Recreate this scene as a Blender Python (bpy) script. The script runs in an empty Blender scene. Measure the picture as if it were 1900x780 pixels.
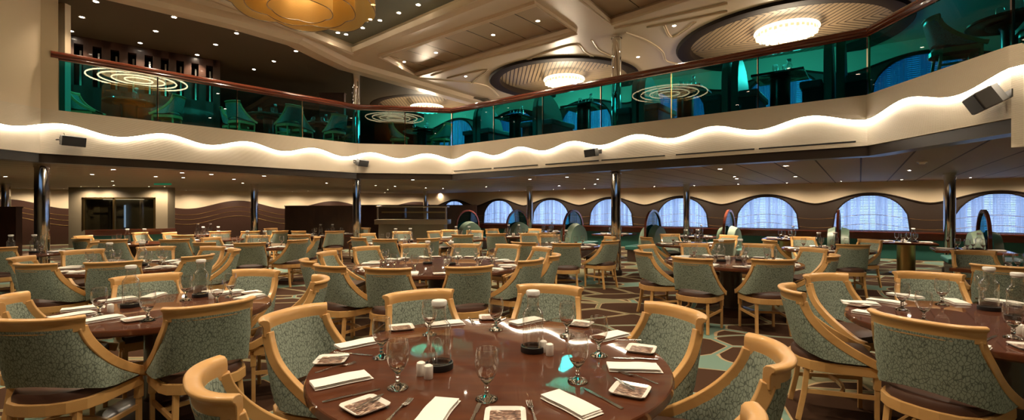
import bpy, bmesh, math, random
from mathutils import Vector, Matrix
random.seed(7)
C = bpy.context.scene.collection
PI = math.pi
# ------------------------------------------------------------------ camera
EYE = 1.5; FPX = 860.0
cam = bpy.data.cameras.new('camera'); co = bpy.data.objects.new('camera', cam); C.objects.link(co)
cam.sensor_width = 36; cam.lens = FPX / 1900 * 36; cam.clip_start = .05; cam.clip_end = 200
co.location = (0, 0, EYE); co.rotation_euler = (PI / 2, 0, 0)
sc = bpy.context.scene; sc.camera = co
# ------------------------------------------------------------------ look, world
vs = sc.view_settings; vs.view_transform = 'Standard'; vs.look = 'None'; vs.gamma = 1; vs.use_curve_mapping = False
vs.exposure = 0.3
sc.cycles.use_denoising = True
sc.cycles.transparent_max_bounces = 24; sc.cycles.max_bounces = 10; sc.cycles.diffuse_bounces = 5; sc.cycles.glossy_bounces = 5
sc.cycles.transmission_bounces = 10; sc.cycles.sample_clamp_indirect = 4; sc.cycles.caustics_reflective = False; sc.cycles.caustics_refractive = False
W = bpy.data.worlds.new('dusk_sky'); sc.world = W; W.use_nodes = True
W.node_tree.nodes['Background'].inputs[0].default_value = (.25, .45, .8, 1); W.node_tree.nodes['Background'].inputs[1].default_value = .5
WARM = (1, .80, .56)
UP_W = 110; LOW_W = 230; HALL_W = 280; BOOST = 1.0     # watts of the downlights
# ------------------------------------------------------------------ helpers
def at(x, y, z):                       # point at height z seen at photo pixel x,y
    Y = (EYE - z) * FPX / (y - 390.0)
    return Vector(((x - 950) / FPX * Y, Y, z))
def atY(x, y, Y): return Vector(((x - 950) / FPX * Y, Y, EYE - (y - 390) / FPX * Y))
class B:
    def __init__(s): s.bm = bmesh.new(); s.mi = 0
    def face(s, vs):
        try:
            f = s.bm.faces.new(vs); f.material_index = s.mi; f.smooth = s.sm if hasattr(s, 'sm') else False; return f
        except ValueError: return None
    def box(s, c, d, rz=0, taper=1.0, rx=0):
        m = Matrix.Rotation(rz, 3, 'Z') @ Matrix.Rotation(rx, 3, 'X'); v = []
        for sz in (-1, 1):
            k = taper if sz < 0 else 1.0
            for sx, sy in ((-1, -1), (1, -1), (1, 1), (-1, 1)):
                v.append(s.bm.verts.new(Vector(c) + m @ Vector((sx * d[0] / 2 * k, sy * d[1] / 2 * k, sz * d[2] / 2))))
        for q in ((3, 2, 1, 0), (4, 5, 6, 7), (0, 1, 5, 4), (1, 2, 6, 5), (2, 3, 7, 6), (3, 0, 4, 7)): s.face([v[i] for i in q])
        return s
    def prism(s, pts, z0, z1):
        a = [s.bm.verts.new((p[0], p[1], z0)) for p in pts]; b = [s.bm.verts.new((p[0], p[1], z1)) for p in pts]; n = len(pts)
        s.face(a[::-1]); s.face(b)
        for i in range(n): s.face([a[i], a[(i + 1) % n], b[(i + 1) % n], b[i]])
        return s
    def sweep(s, path, sec, closed=False, up=Vector((0, 0, 1)), smooth=True, frames=None, caps=True):
        s.sm = smooth; path = [Vector(p) for p in path]; rings = []; n = len(path)
        for i, p in enumerate(path):
            if closed: t = path[(i + 1) % n] - path[i - 1]
            else: t = path[min(i + 1, n - 1)] - path[max(i - 1, 0)]
            t.normalize(); side = t.cross(up)
            if side.length < 1e-4: side = t.cross(Vector((0, 1, 0)))
            side.normalize(); u = side.cross(t)
            sc_ = 1.0
            if frames: side, u = frames[i]
            rings.append([s.bm.verts.new(p + side * a + u * b) for a, b in sec])
        m = len(sec)
        for i in range(n if closed else n - 1):
            r0, r1 = rings[i], rings[(i + 1) % n]
            for j in range(m): s.face([r0[j], r0[(j + 1) % m], r1[(j + 1) % m], r1[j]])
        s.sm = False
        if not closed and caps: s.face(rings[0][::-1]); s.face(rings[-1])
        return s
    def tube(s, path, r, k=8, closed=False):
        return s.sweep(path, [(r * math.cos(2 * PI * j / k), r * math.sin(2 * PI * j / k)) for j in range(k)], closed)
    def lathe(s, prof, k=24, c=(0, 0, 0), mats=None, rot=None):
        s.sm = True; rings = []; c = Vector(c)
        for r, z in prof:
            if r < 1e-6: v = Vector((0, 0, z)); rings.append([s.bm.verts.new(c + (rot @ v if rot else v))])
            else:
                rr = []
                for j in range(k):
                    v = Vector((r * math.cos(2 * PI * j / k), r * math.sin(2 * PI * j / k), z)); rr.append(s.bm.verts.new(c + (rot @ v if rot else v)))
                rings.append(rr)
        for i in range(len(rings) - 1):
            if mats: s.mi = mats[i]
            a, b = rings[i], rings[i + 1]
            for j in range(k):
                j2 = (j + 1) % k
                if len(a) == 1 and len(b) == 1: continue
                if len(a) == 1: s.face([a[0], b[j2], b[j]])
                elif len(b) == 1: s.face([a[j], a[j2], b[0]])
                else: s.face([a[j], a[j2], b[j2], b[j]])
        s.sm = False
        return s
    def obj(s, name, mats, parent=None, loc=None, bevel=0, smooth=False):
        me = bpy.data.meshes.new(name)
        bmesh.ops.recalc_face_normals(s.bm, faces=s.bm.faces)
        s.bm.to_mesh(me); s.bm.free()
        if smooth:
            for p in me.polygons: p.use_smooth = True
        if any(p.use_smooth for p in me.polygons): me.set_sharp_from_angle(angle=.75)
        for m in (mats if isinstance(mats, (list, tuple)) else [mats]): me.materials.append(m)
        o = bpy.data.objects.new(name, me); C.objects.link(o)
        if loc is not None: o.location = loc
        if parent: o.parent = parent
        if bevel:
            b = o.modifiers.new('bevel', 'BEVEL'); b.width = bevel; b.segments = 2; b.limit_method = 'ANGLE'; b.angle_limit = .7
            b.harden_normals = False
        return o
def curve_obj(name, outer, holes, z0, z1, mat, mtx=None, parent=None):
    """flat polygon with holes, given thickness z0..z1 (in the plane of mtx)"""
    cu = bpy.data.curves.new(name, 'CURVE'); cu.dimensions = '2D'; cu.fill_mode = 'BOTH'; cu.extrude = abs(z1 - z0) / 2
    for poly in [outer] + list(holes):
        sp = cu.splines.new('POLY'); sp.points.add(len(poly) - 1); sp.use_cyclic_u = True
        for i, p in enumerate(poly): sp.points[i].co = (p[0], p[1], 0, 1)
    t = bpy.data.objects.new('t', cu); C.objects.link(t)
    dg = bpy.context.evaluated_depsgraph_get(); me = bpy.data.meshes.new_from_object(t.evaluated_get(dg))
    C.objects.unlink(t); bpy.data.objects.remove(t); bpy.data.curves.remove(cu)
    M = Matrix.Translation((0, 0, (z0 + z1) / 2))
    if mtx is not None: M = mtx @ M
    me.transform(M); me.name = name
    me.materials.clear(); me.materials.append(mat)
    o = bpy.data.objects.new(name, me); C.objects.link(o)
    if parent: o.parent = parent
    return o
def tag(o, label, cat, group=None, kind=None):
    o['label'] = label; o['category'] = cat
    if group: o['group'] = group
    if kind: o['kind'] = kind
    return o
def struct(o, label=None, cat='structure'):
    o['kind'] = 'structure'
    if label: o['label'] = label
    o['category'] = cat
    return o
def empty(name, label=None, cat=None, loc=(0, 0, 0), rz=0, group=None):
    o = bpy.data.objects.new(name, None); C.objects.link(o); o.location = loc; o.rotation_euler = (0, 0, rz); o.empty_display_size = .1
    if label: tag(o, label, cat, group)
    return o
def dup(root, loc, rz, label=None, group=None):
    r = root.copy(); C.objects.link(r); r.location = loc; r.rotation_euler = (0, 0, rz)
    if label: r['label'] = label
    if group: r['group'] = group
    for ch in root.children:
        c = ch.copy(); C.objects.link(c); c.parent = r
        for g in ch.children:
            d = g.copy(); C.objects.link(d); d.parent = c
    return r
ORD = 'leftmost,second,third,fourth,fifth,sixth,seventh,eighth,ninth,tenth,eleventh,twelfth,thirteenth,fourteenth,fifteenth,sixteenth,seventeenth,eighteenth,nineteenth,twentieth'.split(',')
def from_left(i, n):
    if n == 1: return 'only one'
    if i == 0: return 'leftmost'
    if i == n - 1: return 'rightmost'
    return ORD[i] + ' from left'
# ------------------------------------------------------------------ materials
def mat(name, col, rough=.5, metal=0, coat=0, spec=.5, emis=None, es=0):
    m = bpy.data.materials.new(name); m.use_nodes = True; b = m.node_tree.nodes['Principled BSDF']
    b.inputs['Base Color'].default_value = (*col, 1); b.inputs['Roughness'].default_value = rough; b.inputs['Metallic'].default_value = metal
    b.inputs['Coat Weight'].default_value = coat; b.inputs['Coat Roughness'].default_value = .04; b.inputs['Specular IOR Level'].default_value = spec
    if emis: b.inputs['Emission Color'].default_value = (*emis, 1); b.inputs['Emission Strength'].default_value = es
    return m
def nd(m, t, **k):
    n = m.node_tree.nodes.new(t)
    for a, v in k.items():
        if a.startswith('i_'): n.inputs[a[2:].replace('_', ' ')].default_value = v
        else: setattr(n, a, v)
    return n
def lk(m, a, b): m.node_tree.links.new(a, b)
def BS(m): return m.node_tree.nodes['Principled BSDF']
def ramp(m, stops, interp='LINEAR'):
    r = nd(m, 'ShaderNodeValToRGB'); e = r.color_ramp; e.interpolation = interp
    while len(e.elements) < len(stops): e.elements.new(.5)
    for i, (p, c) in enumerate(stops): e.elements[i].position = p; e.elements[i].color = (*c, 1)
    return r
def mathn(m, op, a, b=None, c=None):
    n = nd(m, 'ShaderNodeMath', operation=op)
    for i, v in enumerate((a, b, c)):
        if v is None: continue
        if isinstance(v, (int, float)): n.inputs[i].default_value = v
        else: lk(m, v, n.inputs[i])
    return n.outputs[0]
def coords(m, scale=(1, 1, 1), which='Object'):
    t = nd(m, 'ShaderNodeTexCoord'); p = nd(m, 'ShaderNodeMapping'); p.inputs['Scale'].default_value = scale
    lk(m, t.outputs[which], p.inputs['Vector']); return p.outputs[0]
def woody(name, c1, c2, rough, coat=0, scale=(3, 3, 40), coatr=.04):
    m = mat(name, c1, rough, coat=coat, spec=.08 if 'table' in name else .5); v = coords(m, scale)
    n = nd(m, 'ShaderNodeTexNoise', i_Scale=1.0, i_Detail=4.0, i_Distortion=.6); lk(m, v, n.inputs['Vector'])
    r = ramp(m, [(.3, c1), (.7, c2)]); lk(m, n.outputs['Fac'], r.inputs[0]); lk(m, r.outputs[0], BS(m).inputs['Base Color'])
    BS(m).inputs['Coat Roughness'].default_value = coatr
    return m
M = {}
M['maple'] = woody('honey_maple', (.60, .33, .115), (.68, .40, .155), .33, .25, (4, 4, 12), .15)
M['seat'] = mat('brown_leather', (.075, .032, .020), .45)
M['table'] = woody('dark_table_wood', (.070, .019, .007), (.100, .029, .010), .5, .85, (1.5, 14, 3), .03)
M['pedestal'] = mat('table_pedestal_wood', (.055, .026, .014), .3, coat=.3)
M['mahogany'] = woody('mahogany', (.13, .028, .014), (.19, .045, .022), .22, .8, (2, 2, 8))
M['chrome'] = mat('polished_chrome', (.80, .79, .77), .05, 1)
M['steel'] = mat('cutlery_steel', (.72, .70, .67), .16, 1)
M['brass'] = mat('brushed_brass', (.55, .38, .16), .28, 1)
M['china'] = mat('white_china', (.86, .83, .78), .18, coat=.4)
M['linen'] = mat('white_linen', (.87, .84, .79), .85)
M['rubber'] = mat('dark_rubber_coaster', (.012, .013, .014), .45)
M['cap'] = mat('white_plastic_lid', (.85, .83, .80), .35)
M['cream'] = mat('cream_paint', (.72, .59, .42), .6)
M['creamceil'] = mat('cream_ceiling_lacquer', (.72, .575, .41), .36)
M['darkceil'] = mat('dark_taupe_ceiling_and_shade', (.095, .076, .05), .5, spec=.3)
M['tealceil'] = mat('grey_green_ceiling', (.17, .18, .145), .28)
M['lowceil'] = mat('taupe_low_ceiling', (.17, .125, .085), .65, spec=.25)
M['darkrim'] = mat('dark_brown_lacquer', (.022, .014, .010), .6, spec=.12)
M['trim'] = mat('glossy_brown_soffit', (.035, .024, .017), .30, spec=.3)
M['black'] = mat('black_casing', (.012, .012, .012), .4)
M['grille'] = mat('black_speaker_grille', (.018, .018, .02), .7)
M['greycase'] = mat('grey_speaker_case', (.05, .044, .036), .5)
M['gold'] = mat('gold_inlay', (.55, .36, .14), .35, .9)
M['doorwall'] = mat('grey_brown_panel', (.26, .215, .15), .5)
M['woodwall'] = woody('dark_veneer_wall', (.040, .017, .011), (.062, .027, .017), .38, .2, (3, 3, 1.5))
M['brownwall'] = mat('brown_wave_wainscot', (.052, .023, .015), .4, coat=.15)
M['slatwall'] = mat('dark_window_panelling', (.027, .015, .009), .5)
M['led'] = mat('led_strip', (1, .9, .75), .5, emis=(1, .90, .74), es=42)
M['lens'] = mat('downlight_lens', (1, .95, .85), .5, emis=(1, .86, .66), es=60)
M['crystal'] = mat('lit_crystal', (1, .9, .7), .3, emis=(1, .72, .40), es=.75)
M['crystal2'] = mat('lit_crystal_rim', (1, .9, .7), .3, emis=(1, .84, .60), es=2.0)
M['ringlamp'] = mat('lamp_ring', (1, .9, .7), .3, emis=(1, .85, .50), es=22)
M['bluepane'] = mat('dusk_window_pane', (.3, .5, .9), .2, emis=(.40, .60, 1.0), es=1.25)
M['bluepane2'] = mat('dim_dusk_window_pane', (.3, .5, .9), .2, emis=(.25, .45, 1.0), es=.4)
M['blind'] = mat('white_blind_slats', (.35, .42, .5), .5)
M['frit'] = mat('door_glass_room', (.10, .08, .06), .3)
M['banq'] = mat('green_banquette_vinyl', (.19, .27, .20), .42)
M['tealseat'] = mat('teal_upholstery', (.03, .16, .14), .5)
M['stainless'] = mat('brushed_stainless', (.50, .42, .30), .28, 1)
M['green_sign'] = mat('green_sign_face', (.01, .12, .06), .4, emis=(.02, .35, .15), es=.25)
# ribbed fascia
m = M['fascia'] = mat('ribbed_cream_panel', (.70, .60, .46), .6)
w = nd(m, 'ShaderNodeTexWave', wave_type='BANDS', bands_direction='Z', i_Scale=22.0); lk(m, coords(m), w.inputs['Vector'])
bp = nd(m, 'ShaderNodeBump', i_Strength=.5, i_Distance=.006); lk(m, w.outputs['Fac'], bp.inputs['Height']); lk(m, bp.outputs[0], BS(m).inputs['Normal'])
# chair fabric: pale sage scales outlined by dark grey-green
m = M['fabric'] = mat('sage_scale_fabric', (.2, .25, .2), .7, spec=.35)
v = nd(m, 'ShaderNodeTexVoronoi', feature='DISTANCE_TO_EDGE', i_Scale=1.0); lk(m, coords(m, (66, 66, 36)), v.inputs['Vector'])
r = ramp(m, [(.0, (.12, .15, .125)), (.035, (.135, .165, .138)), (.10, (.32, .385, .315)), (1, (.37, .43, .37))]); lk(m, v.outputs['Distance'], r.inputs[0])
lk(m, r.outputs[0], BS(m).inputs['Base Color'])
bp = nd(m, 'ShaderNodeBump', i_Strength=.25, i_Distance=.003); lk(m, v.outputs['Distance'], bp.inputs['Height']); lk(m, bp.outputs[0], BS(m).inputs['Normal'])
# carpet
m = M['carpet'] = mat('swirl_carpet', (.05, .03, .02), .95, spec=.1)
cv = coords(m, (1, 1, 1)); nz = nd(m, 'ShaderNodeTexNoise', i_Scale=.7, i_Detail=1.0); lk(m, cv, nz.inputs['Vector'])
mx = nd(m, 'ShaderNodeMix', data_type='VECTOR'); mx.inputs[0].default_value = .28; lk(m, cv, mx.inputs[4]); lk(m, nz.outputs['Color'], mx.inputs[5])
mp = nd(m, 'ShaderNodeMapping'); mp.inputs['Scale'].default_value = (1.25, 1.95, 0); mp.inputs['Rotation'].default_value = (0, 0, .35); lk(m, mx.outputs[1], mp.inputs[0])
v = nd(m, 'ShaderNodeTexVoronoi', feature='DISTANCE_TO_EDGE', i_Scale=1.0, i_Randomness=.85); lk(m, mp.outputs[0], v.inputs['Vector'])
v2 = nd(m, 'ShaderNodeTexVoronoi', feature='SMOOTH_F1', i_Scale=1.0, i_Randomness=.85, i_Smoothness=.25); lk(m, mp.outputs[0], v2.inputs['Vector'])
n2 = nd(m, 'ShaderNodeTexNoise', i_Scale=.9, i_Detail=0.0); lk(m, cv, n2.inputs['Vector'])
oval = mathn(m, 'SUBTRACT', .66, v2.outputs['Distance'])
d = mathn(m, 'MINIMUM', mathn(m, 'SUBTRACT', v.outputs['Distance'], .022), mathn(m, 'MULTIPLY', oval, .8))
rb = ramp(m, [(0, (0, 0, 0)), (.5, (0, 0, 0)), (.505, (1, 1, 1)), (.525, (1, 1, 1)), (.53, (0, 0, 0))], 'CONSTANT')
rin = mathn(m, 'GREATER_THAN', d, .014); rline = mathn(m, 'GREATER_THAN', d, .0)
tealmask = mathn(m, 'GREATER_THAN', n2.outputs['Fac'], .5)
a = nd(m, 'ShaderNodeMix', data_type='RGBA'); a.inputs[6].default_value = (.21, .20, .12, 1); a.inputs[7].default_value = (.16, .25, .21, 1); lk(m, tealmask, a.inputs[0])
b = nd(m, 'ShaderNodeMix', data_type='RGBA'); b.inputs[7].default_value = (.40, .29, .17, 1); lk(m, a.outputs[2], b.inputs[6]); lk(m, rline, b.inputs[0])
c = nd(m, 'ShaderNodeMix', data_type='RGBA'); c.inputs[7].default_value = (.058, .029, .017, 1); lk(m, b.outputs[2], c.inputs[6]); lk(m, rin, c.inputs[0])
lk(m, c.outputs[2], BS(m).inputs['Base Color'])
# clear thin glass, tinted balustrade glass, solid glass
def thin(name, tint, base=.05, edge=.75, rough=.01, power=3.0, gcol=(1, 1, 1)):
    m = bpy.data.materials.new(name); m.use_nodes = True; nt = m.node_tree; nt.nodes.clear()
    o = nd(m, 'ShaderNodeOutputMaterial'); t = nd(m, 'ShaderNodeBsdfTransparent'); t.inputs[0].default_value = (*tint, 1)
    g = nd(m, 'ShaderNodeBsdfGlossy', i_Roughness=rough); g.inputs[0].default_value = (*gcol, 1); lw = nd(m, 'ShaderNodeLayerWeight', i_Blend=.5)
    f = mathn(m, 'ADD', mathn(m, 'MULTIPLY', mathn(m, 'POWER', lw.outputs['Facing'], power), edge), base)
    x = nd(m, 'ShaderNodeMixShader'); lk(m, f, x.inputs[0]); lk(m, t.outputs[0], x.inputs[1]); lk(m, g.outputs[0], x.inputs[2]); lk(m, x.outputs[0], o.inputs[0])
    return m
M['glass'] = thin('clear_glass', (.93, .94, .93), .09, .8, power=1.8)
M['tealglass'] = thin('teal_balustrade_glass', (.012, .36, .46), .045, .35)
M['tealglass2'] = thin('teal_balustrade_glass_matt', (.012, .36, .46), .012, .2)
M['bluegl'] = thin('blue_green_screen_glass', (.02, .28, .36), .06, .4)
M['bowlglass'] = thin('goblet_glass', (.95, .955, .95), .06, .9, rough=.09, power=1.7)
M['smoke'] = thin('door_glass', (.55, .55, .5), .12, .5)
m = M['solidglass'] = bpy.data.materials.new('solid_glass'); m.use_nodes = True; m.node_tree.nodes.clear()
o = nd(m, 'ShaderNodeOutputMaterial'); g = nd(m, 'ShaderNodeBsdfGlass', i_Roughness=.0, i_IOR=1.48); lk(m, g.outputs[0], o.inputs[0])
M['etch'] = mat('etched_mark', (.75, .75, .72), .5)
# amber mesh of the big chandelier
m = M['amber'] = bpy.data.materials.new('amber_mesh'); m.use_nodes = True; nt = m.node_tree; nt.nodes.clear()
o = nd(m, 'ShaderNodeOutputMaterial'); t = nd(m, 'ShaderNodeBsdfTransparent'); t.inputs[0].default_value = (.85, .66, .36, 1)
tr = nd(m, 'ShaderNodeBsdfTranslucent'); tr.inputs[0].default_value = (.50, .34, .12, 1); df = nd(m, 'ShaderNodeBsdfPrincipled', i_Roughness=.35, i_Metallic=.5); df.inputs['Base Color'].default_value = (.42, .29, .11, 1)
x1 = nd(m, 'ShaderNodeMixShader'); x1.inputs[0].default_value = .5; lk(m, tr.outputs[0], x1.inputs[1]); lk(m, df.outputs[0], x1.inputs[2])
x2 = nd(m, 'ShaderNodeMixShader'); wv = nd(m, 'ShaderNodeTexWave', wave_type='BANDS', bands_direction='Z', i_Scale=28.0); lk(m, coords(m), wv.inputs['Vector'])
f = mathn(m, 'ADD', mathn(m, 'MULTIPLY', wv.outputs['Fac'], .25), .55); lk(m, f, x2.inputs[0]); lk(m, t.outputs[0], x2.inputs[1]); lk(m, x1.outputs[0], x2.inputs[2]); lk(m, x2.outputs[0], o.inputs[0])
# sheer curtain over blinds
m = M['sheer'] = bpy.data.materials.new('sheer_curtain'); m.use_nodes = True; nt = m.node_tree; nt.nodes.clear()
o = nd(m, 'ShaderNodeOutputMaterial'); t = nd(m, 'ShaderNodeBsdfTransparent'); t.inputs[0].default_value = (1, 1, 1, 1)
tr = nd(m, 'ShaderNodeBsdfTranslucent'); tr.inputs[0].default_value = (.62, .62, .66, 1); x = nd(m, 'ShaderNodeMixShader')
wv = nd(m, 'ShaderNodeTexNoise', i_Scale=1.0, i_Detail=2.0); lk(m, coords(m, (9, 9, .25)), wv.inputs['Vector'])
rr = ramp(m, [(.38, (.12, .12, .12)), (.62, (.88, .88, .88))]); lk(m, wv.outputs['Fac'], rr.inputs[0]); lk(m, rr.outputs[0], x.inputs[0])
lk(m, t.outputs[0], x.inputs[1]); lk(m, tr.outputs[0], x.inputs[2]); lk(m, x.outputs[0], o.inputs[0])
# slatted oval ceiling (chevron boards)
m = M['slats'] = mat('chevron_slat_ceiling', (.42, .32, .2), .45)
tc = nd(m, 'ShaderNodeTexCoord'); sp = nd(m, 'ShaderNodeSeparateXYZ'); lk(m, tc.outputs['Object'], sp.inputs[0])
s_ = mathn(m, 'ADD', sp.outputs[0], mathn(m, 'MULTIPLY', mathn(m, 'ABSOLUTE', mathn(m, 'SUBTRACT', mathn(m, 'PINGPONG', mathn(m, 'ADD', sp.outputs[1], 10.5), 1.5), 0)), .85))
fr = mathn(m, 'FRACT', mathn(m, 'MULTIPLY', s_, 6.5)); gp = mathn(m, 'LESS_THAN', fr, .26)
a = nd(m, 'ShaderNodeMix', data_type='RGBA'); a.inputs[6].default_value = (.27, .20, .12, 1); a.inputs[7].default_value = (.025, .015, .01, 1); lk(m, gp, a.inputs[0]); lk(m, a.outputs[2], BS(m).inputs['Base Color'])
# printed dessert card on the small plates
m = M['print'] = mat('brown_printed_picture', (.2, .1, .06), .3)
n = nd(m, 'ShaderNodeTexNoise', i_Scale=1.0, i_Detail=6.0, i_Distortion=1.5); lk(m, coords(m, (26, 60, 26)), n.inputs['Vector'])
r = ramp(m, [(.38, (.03, .012, .008)), (.5, (.22, .11, .07)), (.6, (.5, .38, .3)), (.7, (.75, .68, .6))]); lk(m, n.outputs['Fac'], r.inputs[0]); lk(m, r.outputs[0], BS(m).inputs['Base Color'])
# window-wall fluting lines
def gridlines(m, base, line, period, width, axis=0, ang=0):
    tc = nd(m, 'ShaderNodeTexCoord'); mp = nd(m, 'ShaderNodeMapping'); mp.inputs['Rotation'].default_value = (0, 0, ang); lk(m, tc.outputs['Object'], mp.inputs[0])
    sp = nd(m, 'ShaderNodeSeparateXYZ'); lk(m, mp.outputs[0], sp.inputs[0])
    g = mathn(m, 'LESS_THAN', mathn(m, 'FRACT', mathn(m, 'DIVIDE', sp.outputs[axis], period)), width)
    a = nd(m, 'ShaderNodeMix', data_type='RGBA'); a.inputs[6].default_value = (*base, 1); a.inputs[7].default_value = (*line, 1); lk(m, g, a.inputs[0]); lk(m, a.outputs[2], BS(m).inputs['Base Color'])
gridlines(M['lowceil'], (.36, .29, .21), (.04, .025, .016), .66, .045, 0, math.radians(36.9))
M['panelceil'] = mat('cream_panel_ceiling', (.5, .4, .3), .22); gridlines(M['panelceil'], (.50, .385, .27), (.06, .035, .02), .72, .03, 0, math.radians(41))
# ------------------------------------------------------------------ atrium outline (plan), clockwise from behind the camera on the left
P0 = Vector((-8.9, 5.2)); P1 = Vector((-8.56, 8.40)); P2 = Vector((-4.30, 12.84)); P3 = Vector((-1.73, 13.28)); P4 = Vector((5.69, 7.42)); P5 = Vector((5.60, 5.20)); P6 = Vector((5.95, 4.5))
PB0 = Vector((-8.9, -6)); PB1 = Vector((5.95, -6))
PATH = [PB0, P0, P1, P2, P3, P4, P5, P6, PB1]
ZB = 2.53; ZT = 3.34; ZR = 4.42; ZUF = 3.30; ZC = 5.6; ZLC = 2.40
U = Vector((.785, -.62)); V = Vector((.62, .785))
def nrm(a, b):                           # normal towards the atrium
    d = (b - a).normalized(); return Vector((d.y, -d.x))
# floor and shell -----------------------------------------------------------
OUT = [(-30, -9), (26, -9), (26, 34), (-30, 34)]
struct(curve_obj('floor', OUT, [], -.1, 0, M['carpet']), 'brown carpet with ovals outlined in beige and teal', 'floor')
atr = [tuple(p) for p in PATH]
def offset(path, d):                     # parallel polyline, positive = away from the atrium
    out = []
    for i, p in enumerate(path):
        ns = []
        if i > 0: ns.append(nrm(path[i - 1], p))
        if i < len(path) - 1: ns.append(nrm(p, path[i + 1]))
        n = sum(ns, Vector((0, 0))).normalized(); k = 1 / max(.5, n.dot(ns[0]))
        out.append(p - n * d * k)
    return out
hole = [tuple(p) for p in offset(PATH, .16)]
struct(curve_obj('ceiling', OUT, [hole], ZLC, ZLC + .06, M['lowceil']), 'low taupe panelled ceiling under the balcony', 'ceiling')
struct(curve_obj('floor_upper', OUT, [hole], ZUF - .12, ZUF, M['carpet']), 'floor of the upper deck', 'floor')
# fascia: lower ribbed panel, proud upper panel with a wavy lower edge, led strip in the gap
def cum(path, ref=4):
    L = [0]
    for i in range(1, len(path)): L.append(L[-1] + (path[i] - path[i - 1]).length)
    return [l - L[ref] for l in L]
S = cum(PATH)
def wz(s): return 3.02 + .078 * math.cos(2 * PI * (s - .88) / 1.56)
fas = empty('balcony_fascia', 'cream balcony front with a wavy glowing light line', 'balcony front'); fas['kind'] = 'structure'
def wall_strip(b, path, z0, z1, d0, d1):
    a = offset(path, d0); c = offset(path, d1)
    for i in range(len(path) - 1):
        b.prism([a[i], a[i + 1], c[i + 1], c[i]], z0 if not callable(z0) else z0(i), z1)
b = B(); wall_strip(b, PATH, lambda i: ZB if i not in (6,) else 2.2, 3.2, 0.0, .08); b.obj('lower_panel', M['fascia'], fas)
b = B(); zlim = ZT
po = offset(PATH, -.035); pi = offset(PATH, .09)
for i in range(len(PATH) - 1):
    seg = (PATH[i + 1] - PATH[i]).length; n = max(2, int(seg / .08)); ra = []
    for j in range(n + 1):
        t = j / n; q = po[i].lerp(po[i + 1], t); q2 = pi[i].lerp(pi[i + 1], t); z = wz(S[i] + t * seg)
        ra.append([b.bm.verts.new((q.x, q.y, z)), b.bm.verts.new((q.x, q.y, ZT)), b.bm.verts.new((q2.x, q2.y, ZT)), b.bm.verts.new((q2.x, q2.y, z))])
    for j in range(n):
        for k in range(4): b.face([ra[j][k], ra[j][(k + 1) % 4], ra[j + 1][(k + 1) % 4], ra[j + 1][k]])
b.obj('upper_panel', M['fascia'], fas)
b = B(); pl = offset(PATH, -.018)
for i in range(1, len(PATH) - 2):
    seg = (PATH[i + 1] - PATH[i]).length; n = max(2, int(seg / .12)); pts = []
    for j in range(n + 1):
        t = j / n; q = pl[i].lerp(pl[i + 1], t); pts.append((q.x, q.y, wz(S[i] + t * seg) - .012))
    b.sweep(pts, [(-.012, -.008), (.012, -.008), (.012, .008), (-.012, .008)], smooth=False)
b.obj('light_strip', M['led'], fas)['label'] = 'glowing white wavy light strip'
b = B(); wall_strip(b, PATH, ZLC - .03, ZB, .03, .3)
struct(b.obj('trim_1', M['trim']), 'dark glossy band under the balcony front', 'trim')
b = B()
for x0, x1 in ((842, 912), (916, 998), (1012, 1111), (1116, 1234), (1254, 1400), (1408, 1588)):
    def on(x):
        k = (x - 950) / FPX; t = (k * P3.y - P3.x) / ((P4.x - P3.x) - k * (P4.y - P3.y)); return P3.lerp(P4, t)
    a_, c_ = on(x0), on(x1); n_ = nrm(P3, P4)
    b.sweep([(a_.x + n_.x * .003, a_.y + n_.y * .003, 2.61), (c_.x + n_.x * .003, c_.y + n_.y * .003, 2.61)], [(-.003, -.012), (.003, -.012), (.003, .012), (-.003, .012)], smooth=False)
b.obj('air_slots', M['black'], fas)['label'] = 'row of thin dark air slots'
# cream wall at the left above the fascia
kx = lambda x, a, c: a.lerp(c, (((x - 950) / FPX) * a.y - a.x) / ((c.x - a.x) - ((x - 950) / FPX) * (c.y - a.y)))
b = B(); wp = [PB0, P0, P1, kx(108, P1, P2)]; wall_strip(b, wp, ZT - .02, 6.0, -.033, .2)
struct(b.obj('wall_left', M['cream']), 'plain cream wall rising at the left edge', 'wall')
e0 = kx(108, P1, P2); e1 = e0 + (P2 - P1).normalized() * .32 - nrm(P1, P2) * .5
b = B(); q = kx(126, P1 - nrm(P1, P2) * .6, P2 - nrm(P1, P2) * .6); b.box((q.x - .55, q.y, 4.6), (1.1, .12, 2.75)); struct(b.obj('wall_left_return', M['cream']), 'cream wall edge behind the end of the rail', 'wall')
# balustrade ---------------------------------------------------------------
bal = empty('balustrade', 'teal glass balcony balustrade with polished mahogany handrail', 'balustrade')
start = kx(108, P1, P2); RP = [start, P2, P3, P4, P5, Vector((5.85, 3.2))]
sec = [(-.075, -.055), (-.05, -.075), (.05, -.075), (.075, -.055), (.055, -.03), (.07, -.01), (.06, .02), (.03, .04), (-.03, .04), (-.06, .02), (-.07, -.01), (-.055, -.03)]
rp = [kx(94, P1, P2)] + RP[1:]
def dense(path, z, frm=0):
    out = []
    for i in range(len(path) - 1):
        for t in (0, .03, .97): out.append(path[i].lerp(path[i + 1], t))
    out.append(path[-1]); return [(p.x, p.y, z) for p in out]
b = B(); b.sweep([(p.x, p.y, ZR - .04) for p in rp], [(a * 1.1, c * 1.1) for a, c in sec], smooth=False); b.obj('handrail', M['mahogany'], bal)
b = B(); b.sweep([(p.x, p.y, ZR - .13) for p in RP], [(-.02, -.02), (.02, -.02), (.02, .02), (-.02, .02)], smooth=False); b.obj('glass_channel', M['mahogany'], bal)
k = 0
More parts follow.
